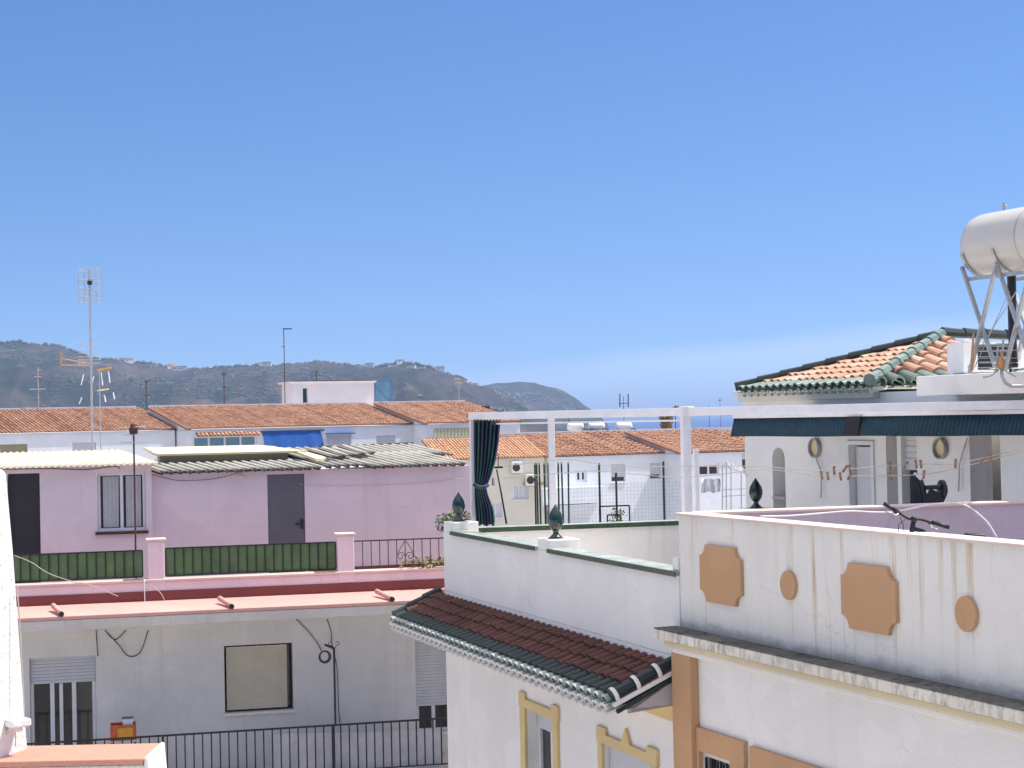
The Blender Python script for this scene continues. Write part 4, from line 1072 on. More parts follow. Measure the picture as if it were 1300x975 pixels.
# ================================================================== AWNING HOUSE
F = Frame(945, 27.1, .427, -1, 540); Fa=F
ah = thing('roof_terrace_house','white rooftop house with hipped clay tile roof, arched niche and cream ovals','house',F.w(4,-3,0))
zw=F.h(1105,500)[1]+0.02
uT=F.h(1330,560)[0]
R1=rect(F,981,568,997,650); R1=(R1[0],R1[1],zfl+.2,R1[3])
R2=rect(F,1080,565,1108,640); R2=(R2[0],R2[1],zfl,R2[3])
R3=rect(F,1125,520,1164,640); R3=(R3[0],R3[1],zfl,zw-.3)
R4=rect(F,1231,520,1270,640); R4=(R4[0],R4[1],zfl,zw-.3)
a=MB(); a.wall(F,0,uT,0,zw,-.35,0,[R1,R2,R3,R4]); part('front_wall',a,M['white'],ah)
a=MB(); a.box(F,.02,uT,-5.5,-.75,0,zw-.05); a.box(F,R3[0]-.3,R3[1]+.3,-.74,-.36,zfl-.2,zw-.05); part('house_body',a,M['white'],ah)
# niche back and arch spandrels
a=MB(); a.box(F,R1[0]-.05,R1[1]+.05,-.4,-.36,R1[2]-.05,R1[3]+.05); nb=part('niche',a,M['cream'],ah)
a=MB(); rc=(R1[1]-R1[0])/2; cu=(R1[0]+R1[1])/2; zc_=R1[3]-rc
for sg in (-1,1):
    poly=[(cu+sg*rc*math.cos(k/8*PI/2),zc_+rc*math.sin(k/8*PI/2)) for k in range(9)]+[(cu+sg*rc,zc_+rc)]
    if sg<0: poly=poly[::-1]
    a.prism(F,poly,-.34,.0)
part('arch',a,M['white'],nb)
a=MB(); zz=F.h(990,632)[1]; a.box(F,R1[0],R1[1],-.34,.02,zz-.02,zz+.02); part('shelf',a,M['grey_rim'],nb)
a=MB(); a.box(F,R2[0]+.03,R2[1]-.03,-.12,-.08,R2[2],R2[3]-.03); dr=part('door',a,M['shutter'],ah,'pale grey metal door')
a=MB(); t_=.06; a.box(F,R2[0]-t_,R2[0],.002,.03,R2[2],R2[3]+t_); a.box(F,R2[1],R2[1]+t_,.002,.03,R2[2],R2[3]+t_); a.box(F,R2[0],R2[1],.002,.03,R2[3]+.002,R2[3]+t_); part('door_frame',a,M['alu'],dr)
a=MB(); s0=F.h(1143,600)[0]; zs=F.h(1155,597)[1]; k=0; z=zs
while z<R3[3]-.02: a.box(F,s0,R3[1]-.005,-.12,-.10+.012*(k%2),z,z+.075); z+=.08; k+=1
sh=part('shutter',a,M['shutter'],ah,'half lowered grey roller shutter'); a=MB(); a.box(F,s0+.02,R3[1]-.02,-.16,-.14,zfl,zs); part('pane',a,M['glass'],sh)
a=MB(); a.box(F,s0-.09,s0-.0,-.33,-.02,zfl,R3[3]-.003); part('jamb',a,M['white'],ah)
for x,y,h in ((1035.5,568.5,25),(1195,569.5,27)):
    cu,cz=F.h(x,y,.02); rr=(F.h(x,y-h/2)[1]-F.h(x,y+h/2)[1])/2; el=lambda r_:[(cu+r_*.95*math.cos(k/28*2*PI),cz+r_*math.sin(k/28*2*PI)) for k in range(28)]
    a=MB(); a.ring(F,el(rr),el(rr*.86),.002,.07); op=part('oval_opening',a,M['grey_rim'],ah); a=MB(); a.prism(F,el(rr*.86),.002,.02); part('oval_pane',a,M['ovalcream'],op)
u=F.h(1249,600)[0]; a=MB(); a.tube([F.w(u,-.34,zfl),F.w(u,-.34,zw-.35)],.02,6); part('downpipe',a,M['rust_iron'],ah)
# eaves and hipped roof
e0=F.h(936,497,.22)[0]; 
cA=at(1105,489,23.95)
uc=F.h(1105,489,.22)[0]; ze=F.h(1105,489,.22)[1]
a=MB(); a.box(F,.0,uc-.1,.003,.12,zw-.08,ze-.06); a.box(F,-.06,uc-.02,-5.2,.17,ze-.06,ze-.012); part('eave_cornice',a,M['cream'],ah,bevel=.01)
apx=at(1196,430,26.5)
P=F.w(e0,.22,ze)
na=(apx-P); dn=-(na.dot(F.n)); du=na.dot(F.u); hh=apx.z-ze
W1=uc-e0
upv=(-F.n*dn+Z1*hh).normalized(); Ls=math.hypot(dn,hh)
# left slope: ridge (flat) point at du ; hips at both ends
def Lf(s): 
    return max(.01, Ls*min(1,(s/ max(.3,du)) , (W1-s)/max(.3,W1-du)))
if not (0.3<du<W1-.3): du=W1*.5
a=MB(); a.tiles(P,F.u,upv,W1,Lf,pitch=.2,course=.33,r=.068,seg=6,t_from=.3); part('roof_tiles',a,M['tile_hip'],ah)
a=MB(); a.tiles(P,F.u,upv,W1,Lf,pitch=.2,course=.33,r=.072,seg=6,t_to=.3,sheet=True); part('eave_tiles',a,M['green_tile_grey'],ah,'pale green glazed tile row along the eave')
a=MB(); a.tiles(P-Z1*.08-F.n*.04,F.u,upv,W1,.2,pitch=.2,course=.33,r=.066,seg=6,sheet=False); part('under_tiles',a,M['white'],ah,'whitewashed tile ends under the eave')
apx2=P+F.u*du+upv*Ls
# right slope facing the camera (end of roof)
P2=F.w(uc,.22,ze); W2=5.2; upn=(-F.u*(W1-du)+Z1*hh).normalized(); L2=math.hypot(W1-du,hh)
dn2=dn
def Lf2(s): return max(.01,L2*min(1,s/dn2,(W2-s+dn2*.0+0.01)/dn2 if W2-s<dn2 else 1))
a=MB(); a.tiles(P2,-F.n,upn,W2,Lf2,pitch=.30,course=.36,r=.118,seg=8,rise=.95,t_from=.3); part('roof_tiles',a,M['tile_hip'],ah)
a=MB(); a.tiles(P2,-F.n,upn,W2,Lf2,pitch=.30,course=.36,r=.118,seg=8,rise=.95,t_to=.3); part('eave_tiles',a,M['green_tile_grey'],ah)
halfbar(F.w(uc+.04,.26,ze+.06),apx2+Z1*.08,.09,M['green_tile_grey'],'hip_ridge',ah,9)
halfbar(F.w(e0-.03,.24,ze+.05),apx2+Z1*.08,.07,M['green_tile'],'hip_ridge',ah,9)
halfbar(apx2+Z1*.09,apx2-F.n*2.4+Z1*.02,.08,M['green_tile'],'roof_ridge',ah,6)
# flat roof block with parapet to the right
c2=at(1163,478,22.3); Fb=Frame(1163,22.0,.427,-1,490)
zpt=Fb.h(1163,478)[1]; ub=Fb.h(1420,490)[0]
a=MB(); a.box(Fb,0,ub,-3.2,0,zB+.08,zpt); part('flat_roof_parapet',a,M['white'],ah,bevel=.015)

# awnings
Aw=Frame(934,24.4,.427*1.0,-1,540)
pL=at(932,544,24.5); pR=at(1340,540,20.15); dA=(pR-pL); Aw=Frame(932,24.5,dA.x,dA.y,544)
zt_=9.895; zbm=9.64
uM0=Aw.h(1076,545)[0]; uM1=Aw.h(1096,545)[0]; uEnd=dA.to_2d().length
def awning(u0,u1,label,black=None):
    t=thing('awning',label,'awning',Aw.w((u0+u1)/2,0,zbm),'ribbed awning skirts on the pergola')
    a=MB(); a.box(Aw,u0,u1,-.10,.03,zt_+.003,zt_+.055); part('cassette',a,M['pergola'],t,bevel=.01)
    a=MB(); n=int((u1-u0)/.012); 
    for i in range(n+1):
        u=u0+(u1-u0)*i/n; q=math.sin((u-u0)/.062*2*PI); nn=.012*q
        a.v+=[Aw.w(u-.03,nn+.05,zbm+.004*math.sin(u*3)),Aw.w(u-.01,nn+.03,(zt_+zbm)/2),Aw.w(u,nn,zt_)]
    for i in range(n):
        for j in range(2): a.f.append([3*i+j,3*i+3+j,3*i+4+j,3*i+1+j]); a.t.append(.5)
    part('valance',a,M['awn'],t,smooth=True,solid=.004)
    a=MB(); dd0=2.1-1.5*u0/uEnd; dd1=2.1-1.5*u1/uEnd
    a.hexa([Aw.w(u0,-.1,zt_+.03),Aw.w(u1,-.1,zt_+.03),Aw.w(u1,-dd1,zt_+.05),Aw.w(u0,-dd0,zt_+.05),Aw.w(u0,-.1,zt_+.036),Aw.w(u1,-.1,zt_+.036),Aw.w(u1,-dd1,zt_+.056),Aw.w(u0,-dd0,zt_+.056)]); part('canopy_cloth',a,M['awn'],t)
    if black:
        a=MB(); a.prism(Aw,[(black[0]-.04,zbm+.002),(black[1]-.04,zbm+.002),(black[1]+.02,zt_-.002),(black[0]+.04,zt_-.002)],.02,.07); part('fold',a,M['awn_black'],t)
awning(0,uM1-.01,'left dark teal ribbed awning skirt ending in a black fold',(uM0,uM1))
awning(uM1+.0,uEnd,'right dark teal ribbed awning skirt reaching the photo edge')
# black chair-like object
def chairobj():
    G=Frame(1170,19.9,4,.95,620)
    q=at(1165,640,19.9); t=thing('lounge_chair','black folding chair with tilted back by the half lowered shutter','chair',Vector((q.x,q.y,zf)))
    P=lambda x,y,d=0: at(x,y,19.9+d)
    a=MB(); a.add([P(1156,597),P(1163,597),P(1175,640),P(1158,640),P(1156,597,.06),P(1163,597,.06),P(1175,640,.06),P(1158,640,.06)],[(0,1,2,3),(7,6,5,4),(0,4,5,1),(1,5,6,2),(2,6,7,3),(3,7,4,0)]); part('backrest',a,M['black_plastic'],t,bevel=.006)
    a=MB(); a.tube([P(1168,608),P(1172,620),P(1176,642)],.03,6); part('frame',a,M['black_plastic'],t)
    a=MB(); a.bar(P(1174,619),P(1194,618),.09,.05); part('armrest',a,M['black_plastic'],t,bevel=.01)
    a=MB(); a.lathe(P(1196,621),[(.0,-.02),(.07,-.018),(.11,-.01),(.11,.01),(.07,.018),(.0,.02)],16,axis=Vector((1,.3,0))); part('pad',a,M['black_plastic'],t,smooth=True)
    a=MB(); a.bar(P(1176,630),P(1196,640,0),.05,.2); part('seat',a,M['door_dark'],t)
    for x in (1160,1176,1196):
        a=MB(); p=P(x,640); a.tube([p,Vector((p.x,p.y,zf))],.015,6); part('leg',a,M['black_plastic'],t)
    a=MB(); a.bar(P(1161,600.5,-.03),P(1169,609,-.03),.05,.02); part('cushion_strap',a,M['cloth'],t)
chairobj()
# hanging cords on the house wall
def hang(pts,lab):
    a=MB(); a.tube([Fa.w(*(lambda q:(q[0],.05,q[1]))(Fa.h(x,y,.05))) for x,y in pts],.011,5)
    tag(part('cord',a,M['wire'],None,origin=Fa.w(Fa.h(*pts[0])[0],.05,Fa.h(*pts[0])[1])),lab,'cord')
hang([(1036,581),(1039,590),(1043,600),(1042,632)],'thin grey cord hanging under the left cream oval')
hang([(1228,556),(1222,575),(1218,590),(1217,624)],'thin grey cord hanging right of the right cream oval')
# clothes lines
ly=lambda x: 20.6-(x-960)*.0045
LA=[(640,592),(720,583.5),(780,592),(868,592),(930,592),(967,592.5),(1007,595.5),(1044,597.5),(1101,593.5),(1172,589),(1215,588.5),(1300,569)]
LB=[(640,607),(720,600),(760,598),(868,606),(967,596.5),(1035,603),(1089,604.5),(1166,602.5),(1215,594.5),(1300,572)]
CLX=lambda P,x: interp(P,x)
for P_,lab in ((LA,'upper thin washing line stretched across the terrace under the awning'),(LB,'lower sagging washing line across the terrace under the awning')):
    a=MB(); a.tube(path_px(P_,lambda x:23.6-(x-640)*.0072),.0055,5)
    tag(part('washing_line',a,M['wire'],None,origin=at(960,595,21.3),smooth=True),lab,'washing line')
pg=None
for (x,y) in ((1059,597),(1073,595),(1079,595),(1067,604.5),(1051,604),(1079,604.5),(1150,590),(1163,589),(1169,589),(1173,602),(1213,588),(1248,583),(1258,581),(1130,592),(1131,604),(1043,603)):
    Yp=23.6-(x-640)*.0072; p=at(x,y,Yp)
    if pg is None:
        pg=thing('clothes_peg','small brown wooden peg clipped on the washing line','clothes peg',p,'clothes pegs on the washing lines')
        for sg in (-1,1): a=MB(); a.bar(p+Vector((sg*.006,0,-.055)),p+Vector((sg*.009,0,.05)),.009,.016); part('jaw',a,M['peg'],pg)
        a=MB(); a.tube([p+Vector((-.012,0,.01)),p+Vector((.012,0,.01))],.006,6); part('spring',a,M['steel'],pg)
    else:
        c=copy_tree(pg); c.location=p; c.rotation_euler=(0,random.choice((-.1,.1,.6,.4,0.)),random.uniform(-.4,.4)); c.scale=(.95,.95,.95)
# drying rack
t=thing('drying_rack','folding metal clothes airer standing left of the blackish urn finial','clothes airer',at(940,648,27.4))
P=lambda x,y,d=0: at(x,y,27.4+d)
a=MB()
for x,y0 in ((917,590),(922,585),(928,590),(941,600),(952,602)): a.tube([P(x,y0),P(x,650)],.008,5)
a.tube([P(917,630),P(953,628)],.006,5); a.tube([P(917,622),P(953,620)],.006,5); a.tube([P(941,600),P(917,590)],.006,5)
part('frame',a,M['steel'],t); a=MB()
for k in range(5): a.tube([P(922+7*k,585+3*k),P(936+6*k,603+1*k,-.4)],.005,5)
a.tube([P(940,592,.1),P(948,605,-.4)],.007,5); a.tube([P(951,592,.1),P(959,604,-.4)],.007,5)
part('wing',a,M['cloth'],t)
a=MB()
for k in range(14):
    u=k/13
    a.v+=[at(889+25*u,608+.6*math.sin(k),26.3),at(889.5+25*u,616,26.3-.05*math.sin(k*1.3)),at(890+24*u,625+math.sin(k*.9),26.3-.03*math.cos(k*1.7))]
for i in range(13):
    for j in range(2): a.f.append([3*i+j,3*i+3+j,3*i+4+j,3*i+1+j]); a.t.append(.5)
tag(part('laundry_sheet',a,M['cloth'],None,origin=at(902,616,26.3),smooth=True,solid=.004),'white sheet hung out to dry right of the thick white post','laundry')

# ================================================================== TANK + ROOF EQUIPMENT
F=Frame(1224,20.6,.427,-1,308)
cz=F.h(1260,309)[1]; 
t=thing('water_tank','large white horizontal water tank on crossed steel legs at the right edge','water tank',F.w(.9,0,zpt))
a=MB(); Rr=.372
prof=[(0.001,0),(.12,.015),(.22,.045),(.30,.09),(.355,.15),(.368,.22),(Rr,.30),(Rr,1.0),(Rr,1.9),(.36,1.98),(.33,2.08),(.2,2.16),(.001,2.2)]
a.lathe(F.w(.10,-.1,cz),prof,40,axis=F.u); tk=part('tank_body',a,M['tank'],t,smooth=True)
for uu in (1.22,2.0):
    a=MB(); a.lathe(F.w(uu,-.1,cz),[(Rr+.001,0),(Rr+.006,.006),(Rr+.006,.018),(Rr+.001,.024)],40,axis=F.u); part('seam_ring',a,M['steel'],tk,smooth=True)
a=MB(); a.box(F,.62,.80,-.1+Rr*.93,-.1+Rr*.945,cz-.05,cz+.02)
a=MB(); p=F.w(.62,-.1,cz+Rr-.01); a.tube([p,p+Z1*.10],.02,8); a.tube([p+Z1*.07-X1*.035,p+Z1*.07+X1*.03],.014,6); part('valve',a,M['steel'],t)
def cradle(u,lab=None):
    a=MB(); pts=[F.w(u,-.1+math.sin(an)*(Rr+.015),cz-math.cos(an)*(Rr+.015)) for an in [(-75+150*k/16)*PI/180 for k in range(17)]]
    for A_,B_ in zip(pts,pts[1:]): a.bar(A_,B_,.05,.012,up=(F.w(u,-.1,cz)-(A_+B_)/2).normalized())
    return part('cradle',a,M['steel'],t)
uA=F.h(1228,330)[0]+.24; cradle(uA); cradle(uA+.55); cradle(uA+1.3)
zb_=cz-Rr-.03
for nn in (-.42,.22):
    for us in (uA,uA+.62):
        a=MB(); a.bar(F.w(us-.06,nn,zb_+.15),F.w(us+.52,nn,zpt),.045,.03); part('leg',a,M['steel'],t)
        a=MB(); a.bar(F.w(us+.6,nn+.035,zb_+.1),F.w(us+.08,nn+.035,zpt),.045,.03); part('leg',a,M['steel'],t)
    a=MB(); a.bar(F.w(uA-.02,nn-.04,zb_),F.w(uA+1.7,nn-.04,zb_),.04,.045); part('rail',a,M['steel'],t)
a=MB(); a.bar(F.w(uA,-.42,zpt+.03),F.w(uA+1.6,-.42,zpt+.03),.04,.03); a.bar(F.w(uA,.22,zpt+.06),F.w(uA+.9,.22,zb_-.2),.008,.008); a.bar(F.w(uA+.1,.2,zpt+.06),F.w(uA+.75,.2,zb_-.2),.008,.008); part('brace',a,M['steel'],t)
u=F.h(1277,400)[0]; a=MB(); a.tube([F.w(u,-.1,cz-Rr+.02),F.w(u,-.1,cz-Rr-.25),F.w(u+.01,-.08,zpt+.35),F.w(u+.06,-.05,zpt+.05)],.045,10); part('supply_pipe',a,M['black_plastic'],t,smooth=True)
u=F.h(1264,400)[0]; a=MB(); a.tube([F.w(u,-.2,cz-Rr+.02),F.w(u-.01,-.2,zpt)],.017,8); part('thin_pipe',a,M['black_plastic'],t,smooth=True)
# AC unit behind
G=Frame(1222,21.6,4,.95,455)
r=rect(G,1222,434,1330,474,0)
t=thing('air_conditioner','white rooftop air conditioner unit with black grille under the water tank','air conditioner',G.w(r[0]+.4,0,zpt))
zt2=r[3]; G0=MB(); G0.box(G,r[0],r[0]+.19,-.4,.03,zpt+.03,zt2); G0.box(G,r[0]+.19,r[1],-.4,-.05,zpt+.03,zt2); G0.box(G,r[0]+.74,r[1],-.05,.03,zpt+.03,zt2)
G0.box(G,r[0]+.19,r[0]+.74,-.05,.03,zt2-.03,zt2); G0.box(G,r[0]+.19,r[0]+.74,-.05,.03,zpt+.03,zpt+.06); part('casing',G0,M['white_plastic'],t)
a=MB(); a.box(G,r[0]+.192,r[0]+.738,-.045,-.02,zpt+.062,zt2-.032); gr=part('grille',a,M['black_plastic'],t)
a=MB()
for k in range(5): zz=zpt+.09+k*(zt2-zpt-.14)/4; a.box(G,r[0]+.192,r[0]+.738,.0,.008,zz-.004,zz+.004)
part('slats',a,M['steel'],gr)
a=MB(); a.box(G,r[0]+.02,r[0]+.12,-.3,0.02,zpt,zpt+.028); a.box(G,r[1]-.3,r[1]-.2,-.3,.02,zpt,zpt+.028); part('foot',a,M['steel'],t)
# yagi with orange clips
t=thing('tv_aerial','small yagi aerial with orange clips and bent pipe below the water tank','aerial',at(1285,490,19.6))
P=lambda x,y,d=0: at(x,y,19.6+d)
a=MB(); a.tube([P(1271,466),P(1272,478),P(1276,486),P(1283,490),P(1310,490)],.02,8); part('bent_pipe',a,M['steel'],t,smooth=True)
a=MB(); a.tube([P(1271,470),P(1274,430)],.012,6)
for k in range(9): y=436+4.0*k; w_=9-abs(k-1)*.4; a.tube([P(1273-w_,y),P(1273+w_,y+.3)],.004,4)
for y in (445,455,461,468): a.tube([P(1244,y,.15),P(1296,y-.5,.15)],.0035,4)
a.tube([P(1248,479),P(1256,478),P(1264,473),P(1267,440)],.010,5); a.tube([P(1290,478),P(1282,474),P(1276,470)],.010,5)
part('elements',a,M['steel'],t)
a=MB(); a.lathe(P(1271,468),[(.03,0),(.045,.03),(.045,.09),(.025,.13)],8); a.lathe(P(1272,451),[(.015,0),(.022,.02),(.015,.05)],8); part('clip',a,M['orange_plastic'],t)
t=thing('orange_post','flat orange plastic strip standing before the air conditioner','strip',P(1235,470))
a=MB(); a.tube([P(1234,470),P(1235,440),P(1236,423)],.022,5,.010); part('strip',a,M['orange_plastic'],t)

# ================================================================== FAR ROWS
FW=[]
def far_row(name,label,F,blocks,ze,rise,run,depth,wallm,tilem,cat='house',group=None,zbase=0,over=.14,pitch=.22):
    for bi,(u0,u1,n,lab) in enumerate(blocks):
        t=thing(name,lab,cat,F.w((u0+u1)/2,n-3,0),group)
        a=MB(); a.box(F,u0,u1,n-run*1.9,n,zbase,ze-.10)
        hs_=HOLES.get(lab,[])
        a=MB(); a.wall(F,u0,u1,zbase,ze-.10,n-.25,n,[h[:4] for h in hs_]); part('wall',a,wallm,t)
        a=MB(); a.box(F,u0+.01,u1-.01,n-run*1.9,n-.26,zbase,ze-.12); part('house_body',a,wallm,t)
        for h in hs_: window(t,F,0,0,0,0,n,rect=h[:4],**h[4])
        P=F.w(u0-.05,n+over,ze-.04); up=(-F.n*run+Z1*rise).normalized(); L=math.hypot(run,rise)
        a=MB(); a.tiles(P,F.u,up,u1-u0+.1,L,pitch=pitch,course=.42,r=pitch*.38,seg=4,chan=False,jit=.012); part('roof_tiles',a,tilem,t)
        # gable infill
        a=MB()
        for uu in (u0+.01,u1-.2):
            a.add([F.w(uu,n,ze-.10),F.w(uu,n-run,ze-.10),F.w(uu,n-run,ze+rise-.1),F.w(uu+.19,n,ze-.10),F.w(uu+.19,n-run,ze-.10),F.w(uu+.19,n-run,ze+rise-.1)],[(0,1,2),(5,4,3),(0,3,4,1),(1,4,5,2),(2,5,3,0)])
        a.box(F,u0+.01,u1-.01,n-run-.2,n-run,ze-.10,ze+rise+.07)
        part('gable',a,wallm,t)
        a=MB(); a.bar(P-F.u*.04-Z1*.04,P-F.u*.04+up*L-Z1*.04,.10,.12); part('verge',a,M['verge'],t)
        a=MB(); a.bar(P+F.u*(u1-u0+.14)-Z1*.04,P+F.u*(u1-u0+.14)+up*L-Z1*.04,.10,.12); part('verge',a,M['verge'],t)
        FW.append((t,F,u0,u1,n))
HOLES={}
th=R(30)
F=Frame(0,97,math.cos(th),math.sin(th),548); FL=F
ze=F.h(10,548.5,0)[1]; rz_=1.35
b1=(F.h(-60,545)[0],F.h(222,545)[0],0); b2=(F.h(240,545,2.2)[0],F.h(526,545,2.2)[0],2.2); b3=(F.h(541,545,4.0)[0],F.h(660,545,4)[0],4.0)
L1='low white house with long clay tile roof at the far left'; L2='white far house with bright blue awning under its clay tile roof'; L3='white far house with yellow green ribbed panel, left of the pergola post'
def hr(F,a,b,c,d,n,**k): r=rect(F,a,b,c,d,n); return r+(k,)
HOLES[L1]=[hr(F,92,562,122,574,0,nmull=0,shut=1,sill=False),hr(F,0,564,35,576,0,nmull=0,shut=1,sill=False,shutter_m=M['olive'])]
HOLES[L2]=[hr(F,245,553,326,572,2.2,nmull=3,sill=False,glass_m=M['blueglass'],t=.1),hr(F,415,551,446,576,2.2,nmull=0,shut=1,sill=False),hr(F,478,553,502,576,2.2,nmull=0,shut=1,sill=False)]
HOLES[L3]=[]
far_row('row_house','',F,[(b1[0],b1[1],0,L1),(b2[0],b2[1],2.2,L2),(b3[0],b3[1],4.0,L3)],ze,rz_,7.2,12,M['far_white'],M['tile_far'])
tb=FW[1][0]; 
# small tile canopy over glass, blue awning, ribbed panel
r=rect(F,247,548,327,553,2.2); a=MB(); a.tiles(F.w(r[0],2.2+.55,r[2]),F.u,(-F.n*.5+Z1*.22).normalized(),r[1]-r[0],.5,pitch=.25,course=.3,r=.1,seg=4,chan=False); part('canopy',a,M['tile_far'],tb,'small tiled canopy over the glazed balcony')
r=rect(F,331,547,411,569,2.2); t=thing('blue_awning','bright blue cloth awning sloping down from the far white house','awning',F.w((r[0]+r[1])/2,2.4,r[2]))
a=MB(); n=24
for i in range(n+1):
    u=r[0]+.15+(r[1]-r[0]-.3)*i/n; wv=.05*noise.noise(Vector((u*1.2,0,0)))
    a.v+=[F.w(u-.1,2.28+wv*.5,r[3]-.05),F.w(u,2.34+wv,(r[2]+r[3])/2),F.w(u+.08,2.42+wv*1.5,r[2]-.1+wv)]
for i in range(n):
    for j in range(2): a.f.append([3*i+j,3*i+3+j,3*i+4+j,3*i+1+j]); a.t.append(.5)
part('cloth',a,M['blue'],t,smooth=True)
a=MB(); a.box(F,r[0],r[1],2.21,2.34,r[3]-.045,r[3]+.03); part('cassette',a,simple('dark_navy_case',(.02,.04,.12),.6),t)
for u_,v_ in ((r[0]+.1,r[0]+.2),(r[1]-.1,r[1]+.1)):
    a=MB(); a.bar(F.w(u_,2.25,r[3]-.2),F.w(v_,2.3,r[2]-.1),.05); part('arm',a,M['alu'],t)
r=rect(F,413,548,448,551,2.2); a=MB(); a.box(F,r[0],r[1],2.21,2.6,r[2],r[2]+.06); part('window_hood',a,M['blue'],tb,'small blue hood over a window')
r=rect(F,551,543,620,570,4.0); a=MB(); u=r[0]
while u<r[1]: a.box(F,u,u+.17,4.003,4.05,r[2],r[3]); u+=.24
a.box(F,r[0],r[1],4.002,4.02,r[2],r[3]); part('ribbed_panel',a,M['ribyellow'],FW[2][0])
a=MB(); a.box(F,r[0],r[1],4.003,4.35,r[2]-.36,r[2]-.01); part('balcony_edge',a,M['cream'],FW[2][0])
a=MB(); a.box(F,r[0],r[1],4.003,4.03,r[2]-1.5,r[2]-.37); part('opening',a,M['door_dark'],FW[2][0])
# far penthouse
G=Frame(420,118,math.cos(R(24)),math.sin(R(24)),500)
r=rect(G,371,484,475,516,0); Lp=rect(G,356,484,371,516,-.0)
t=thing('rooftop_room','pale pink rooftop room with blue glazed end above the long tiled roofs','rooftop room',G.w(0,-1,ze))
wr=rect(G,384,492,391,512,0)
a=MB(); a.wall(G,r[0],r[1],ze,r[3]-.12,-.2,0,[wr]); part('wall',a,M['far_pink'],t)
a=MB(); a.box(G,r[0]+.01,r[1]-.01,-2.5,-.21,ze,r[3]-.13); part('room_body',a,M['far_pink'],t)
window(t,G,0,0,0,0,0,rect=wr,nmull=0,sill=False)
a=MB(); a.box(G,r[0]-.2,r[1]+.1,-2.7,.22,r[3]-.118,r[3]+.0); part('roof',a,M['far_pink'],t); a=MB(); a.box(G,r[0]+.3,r[1]-.1,-2.6,.1,r[3]+.002,r[3]+.05); part('roof_edge',a,M['rust_iron'],t)
rb=rect(G,476,485,497,514,0); a=MB(); 
a.box(G,rb[0],rb[0]+.06,-.03,.03,rb[2],rb[3]); a.box(G,rb[1]-.1,rb[1],-.03,.03,rb[2],rb[3]); a.box(G,rb[0],rb[1]+.1,-1.5,.08,rb[3]+.002,rb[3]+.1); a.bar(G.w(rb[0]+.05,.04,rb[3]-.3),G.w(rb[1]-.1,.04,rb[2]+.2),.06)
fr=part('glazing_frame',a,simple('blue_metal',(.06,.16,.34),.5),t); a=MB(); a.box(G,rb[0]+.06,rb[1]-.1,-.02,.0,rb[2],rb[3]); part('pane',a,M['blueglass'],fr)
# small chimney pipe and aerials far
def far_aerial(px,y0,y1,Y,arms,label,name='tv_aerial',col='rust_iron',rad=.03,lean=0):
    t,p0,p1=mast(name,label,px,y0,y1,Y,rad,col)
    for (dy,l,r_) in arms:
        a=MB()
        z=at(px,dy,Y).z; c=Vector((p1.x,p1.y,z)); k=Y/FPX; a.tube([c-X1*l*k,c+X1*r_*k],.022,4); part('arm',a,M[col],t)
    return t
far_aerial(362,416,518,116.5,[(417,1,11),(418,0,10),(440,3,1),(473,2,3)],'thin pole aerial with a bar at its top, left end of the pink rooftop room')
far_aerial(49,466,520,105,[(494,11,9),(478,5,3),(470,2,4)],'distant aerial left of the tall mast','tv_aerial','wire')
far_aerial(186,482,520,112,[(484,3,3),(485,1,4),(502,4,5),(493,2,2)],'distant dark aerial rising above the tiled roof right of the fins aerial')
far_aerial(285,472,520,115,[(474,4,4),(476,3,3),(492,4,3),(491,1,3)],'distant aerial midway between the tall mast and the pink rooftop room')
far_aerial(402,470,486,119,[(472,1,3),(476,2,0)],'short dark aerial on the roof of the pink rooftop room')
far_aerial(583,480,522,124,[(481,6,3),(486,5,5)],'pale aerial above the roofs just left of the striped curtain','tv_aerial','wire')
far_aerial(650,527,553,112,[(530,2,2)],'thin pole behind the pergola between curtain and middle post')
t=far_aerial(792.5,503,552,104,[(512,6,6)],'aerial with two upright arms seen over the pergola beam',col='wire_dark',rad=.02)
for px in (787,797.5):
    a=MB(); a.tube([at(px,500,104),at(px,517,104)],.035,4); part('upright_arm',a,M['wire_dark'],t)
far_aerial(723,531,553,104,[(535,2,2)],'thin pole left of the three solar tanks')
far_aerial(858,514,553,106,[(517,3,7),(516,1,5)],'aerial with a flat bar beside the pergola joint')
far_aerial(901,515,552,108,[(522,1,1)],'very thin pole right of the thick pergola post',rad=.015)
far_aerial(915,505,552,108,[(508,2,2)],'thin faint pole left of the hipped tiled house',rad=.012)

# right row
G0=Frame(620,88,math.cos(R(14)),math.sin(R(14)),580)
zer=G0.h(660,579,0)[1]
LC='cream house with two air conditioners on its wall, behind the striped curtain'
HOLES[LC]=[hr(G0,624,606,628,617,0,nmull=0,sill=True),hr(G0,652,616,671,634,0,nmull=2,sill=True,glass_m=M['shutter']),hr(G0,622,638,637,657,0,nmull=1,sill=True,glass_m=M['shutter'])]
u0,u1=G0.h(560,580)[0],G0.h(691,580)[0]
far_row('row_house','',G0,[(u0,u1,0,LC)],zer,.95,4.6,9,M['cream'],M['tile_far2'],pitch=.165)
th=R(27); F=Frame(694,89.5,math.cos(th),math.sin(th),578); FRr=F
zer2=F.h(720,577.5,0)[1]
LR='white far house with shuttered windows, centre of the row behind the mesh fence'; LS='white far house at the right end, partly behind the clothes airer'
HOLES[LR]=[hr(F,731,597,745,612,0,nmull=1,sill=False,t=.12),hr(F,776,589,794,612,0,nmull=0,shut=.72),hr(F,825,588,839,608,0,nmull=0,shut=.72)]
HOLES[LS]=[hr(F,887,589,913,604,1.6,nmull=1,t=.09,sill=False,glass_m=M['door_dark']),hr(F,942,575,968,601,1.6,nmull=2,shut=.3,sill=False)]
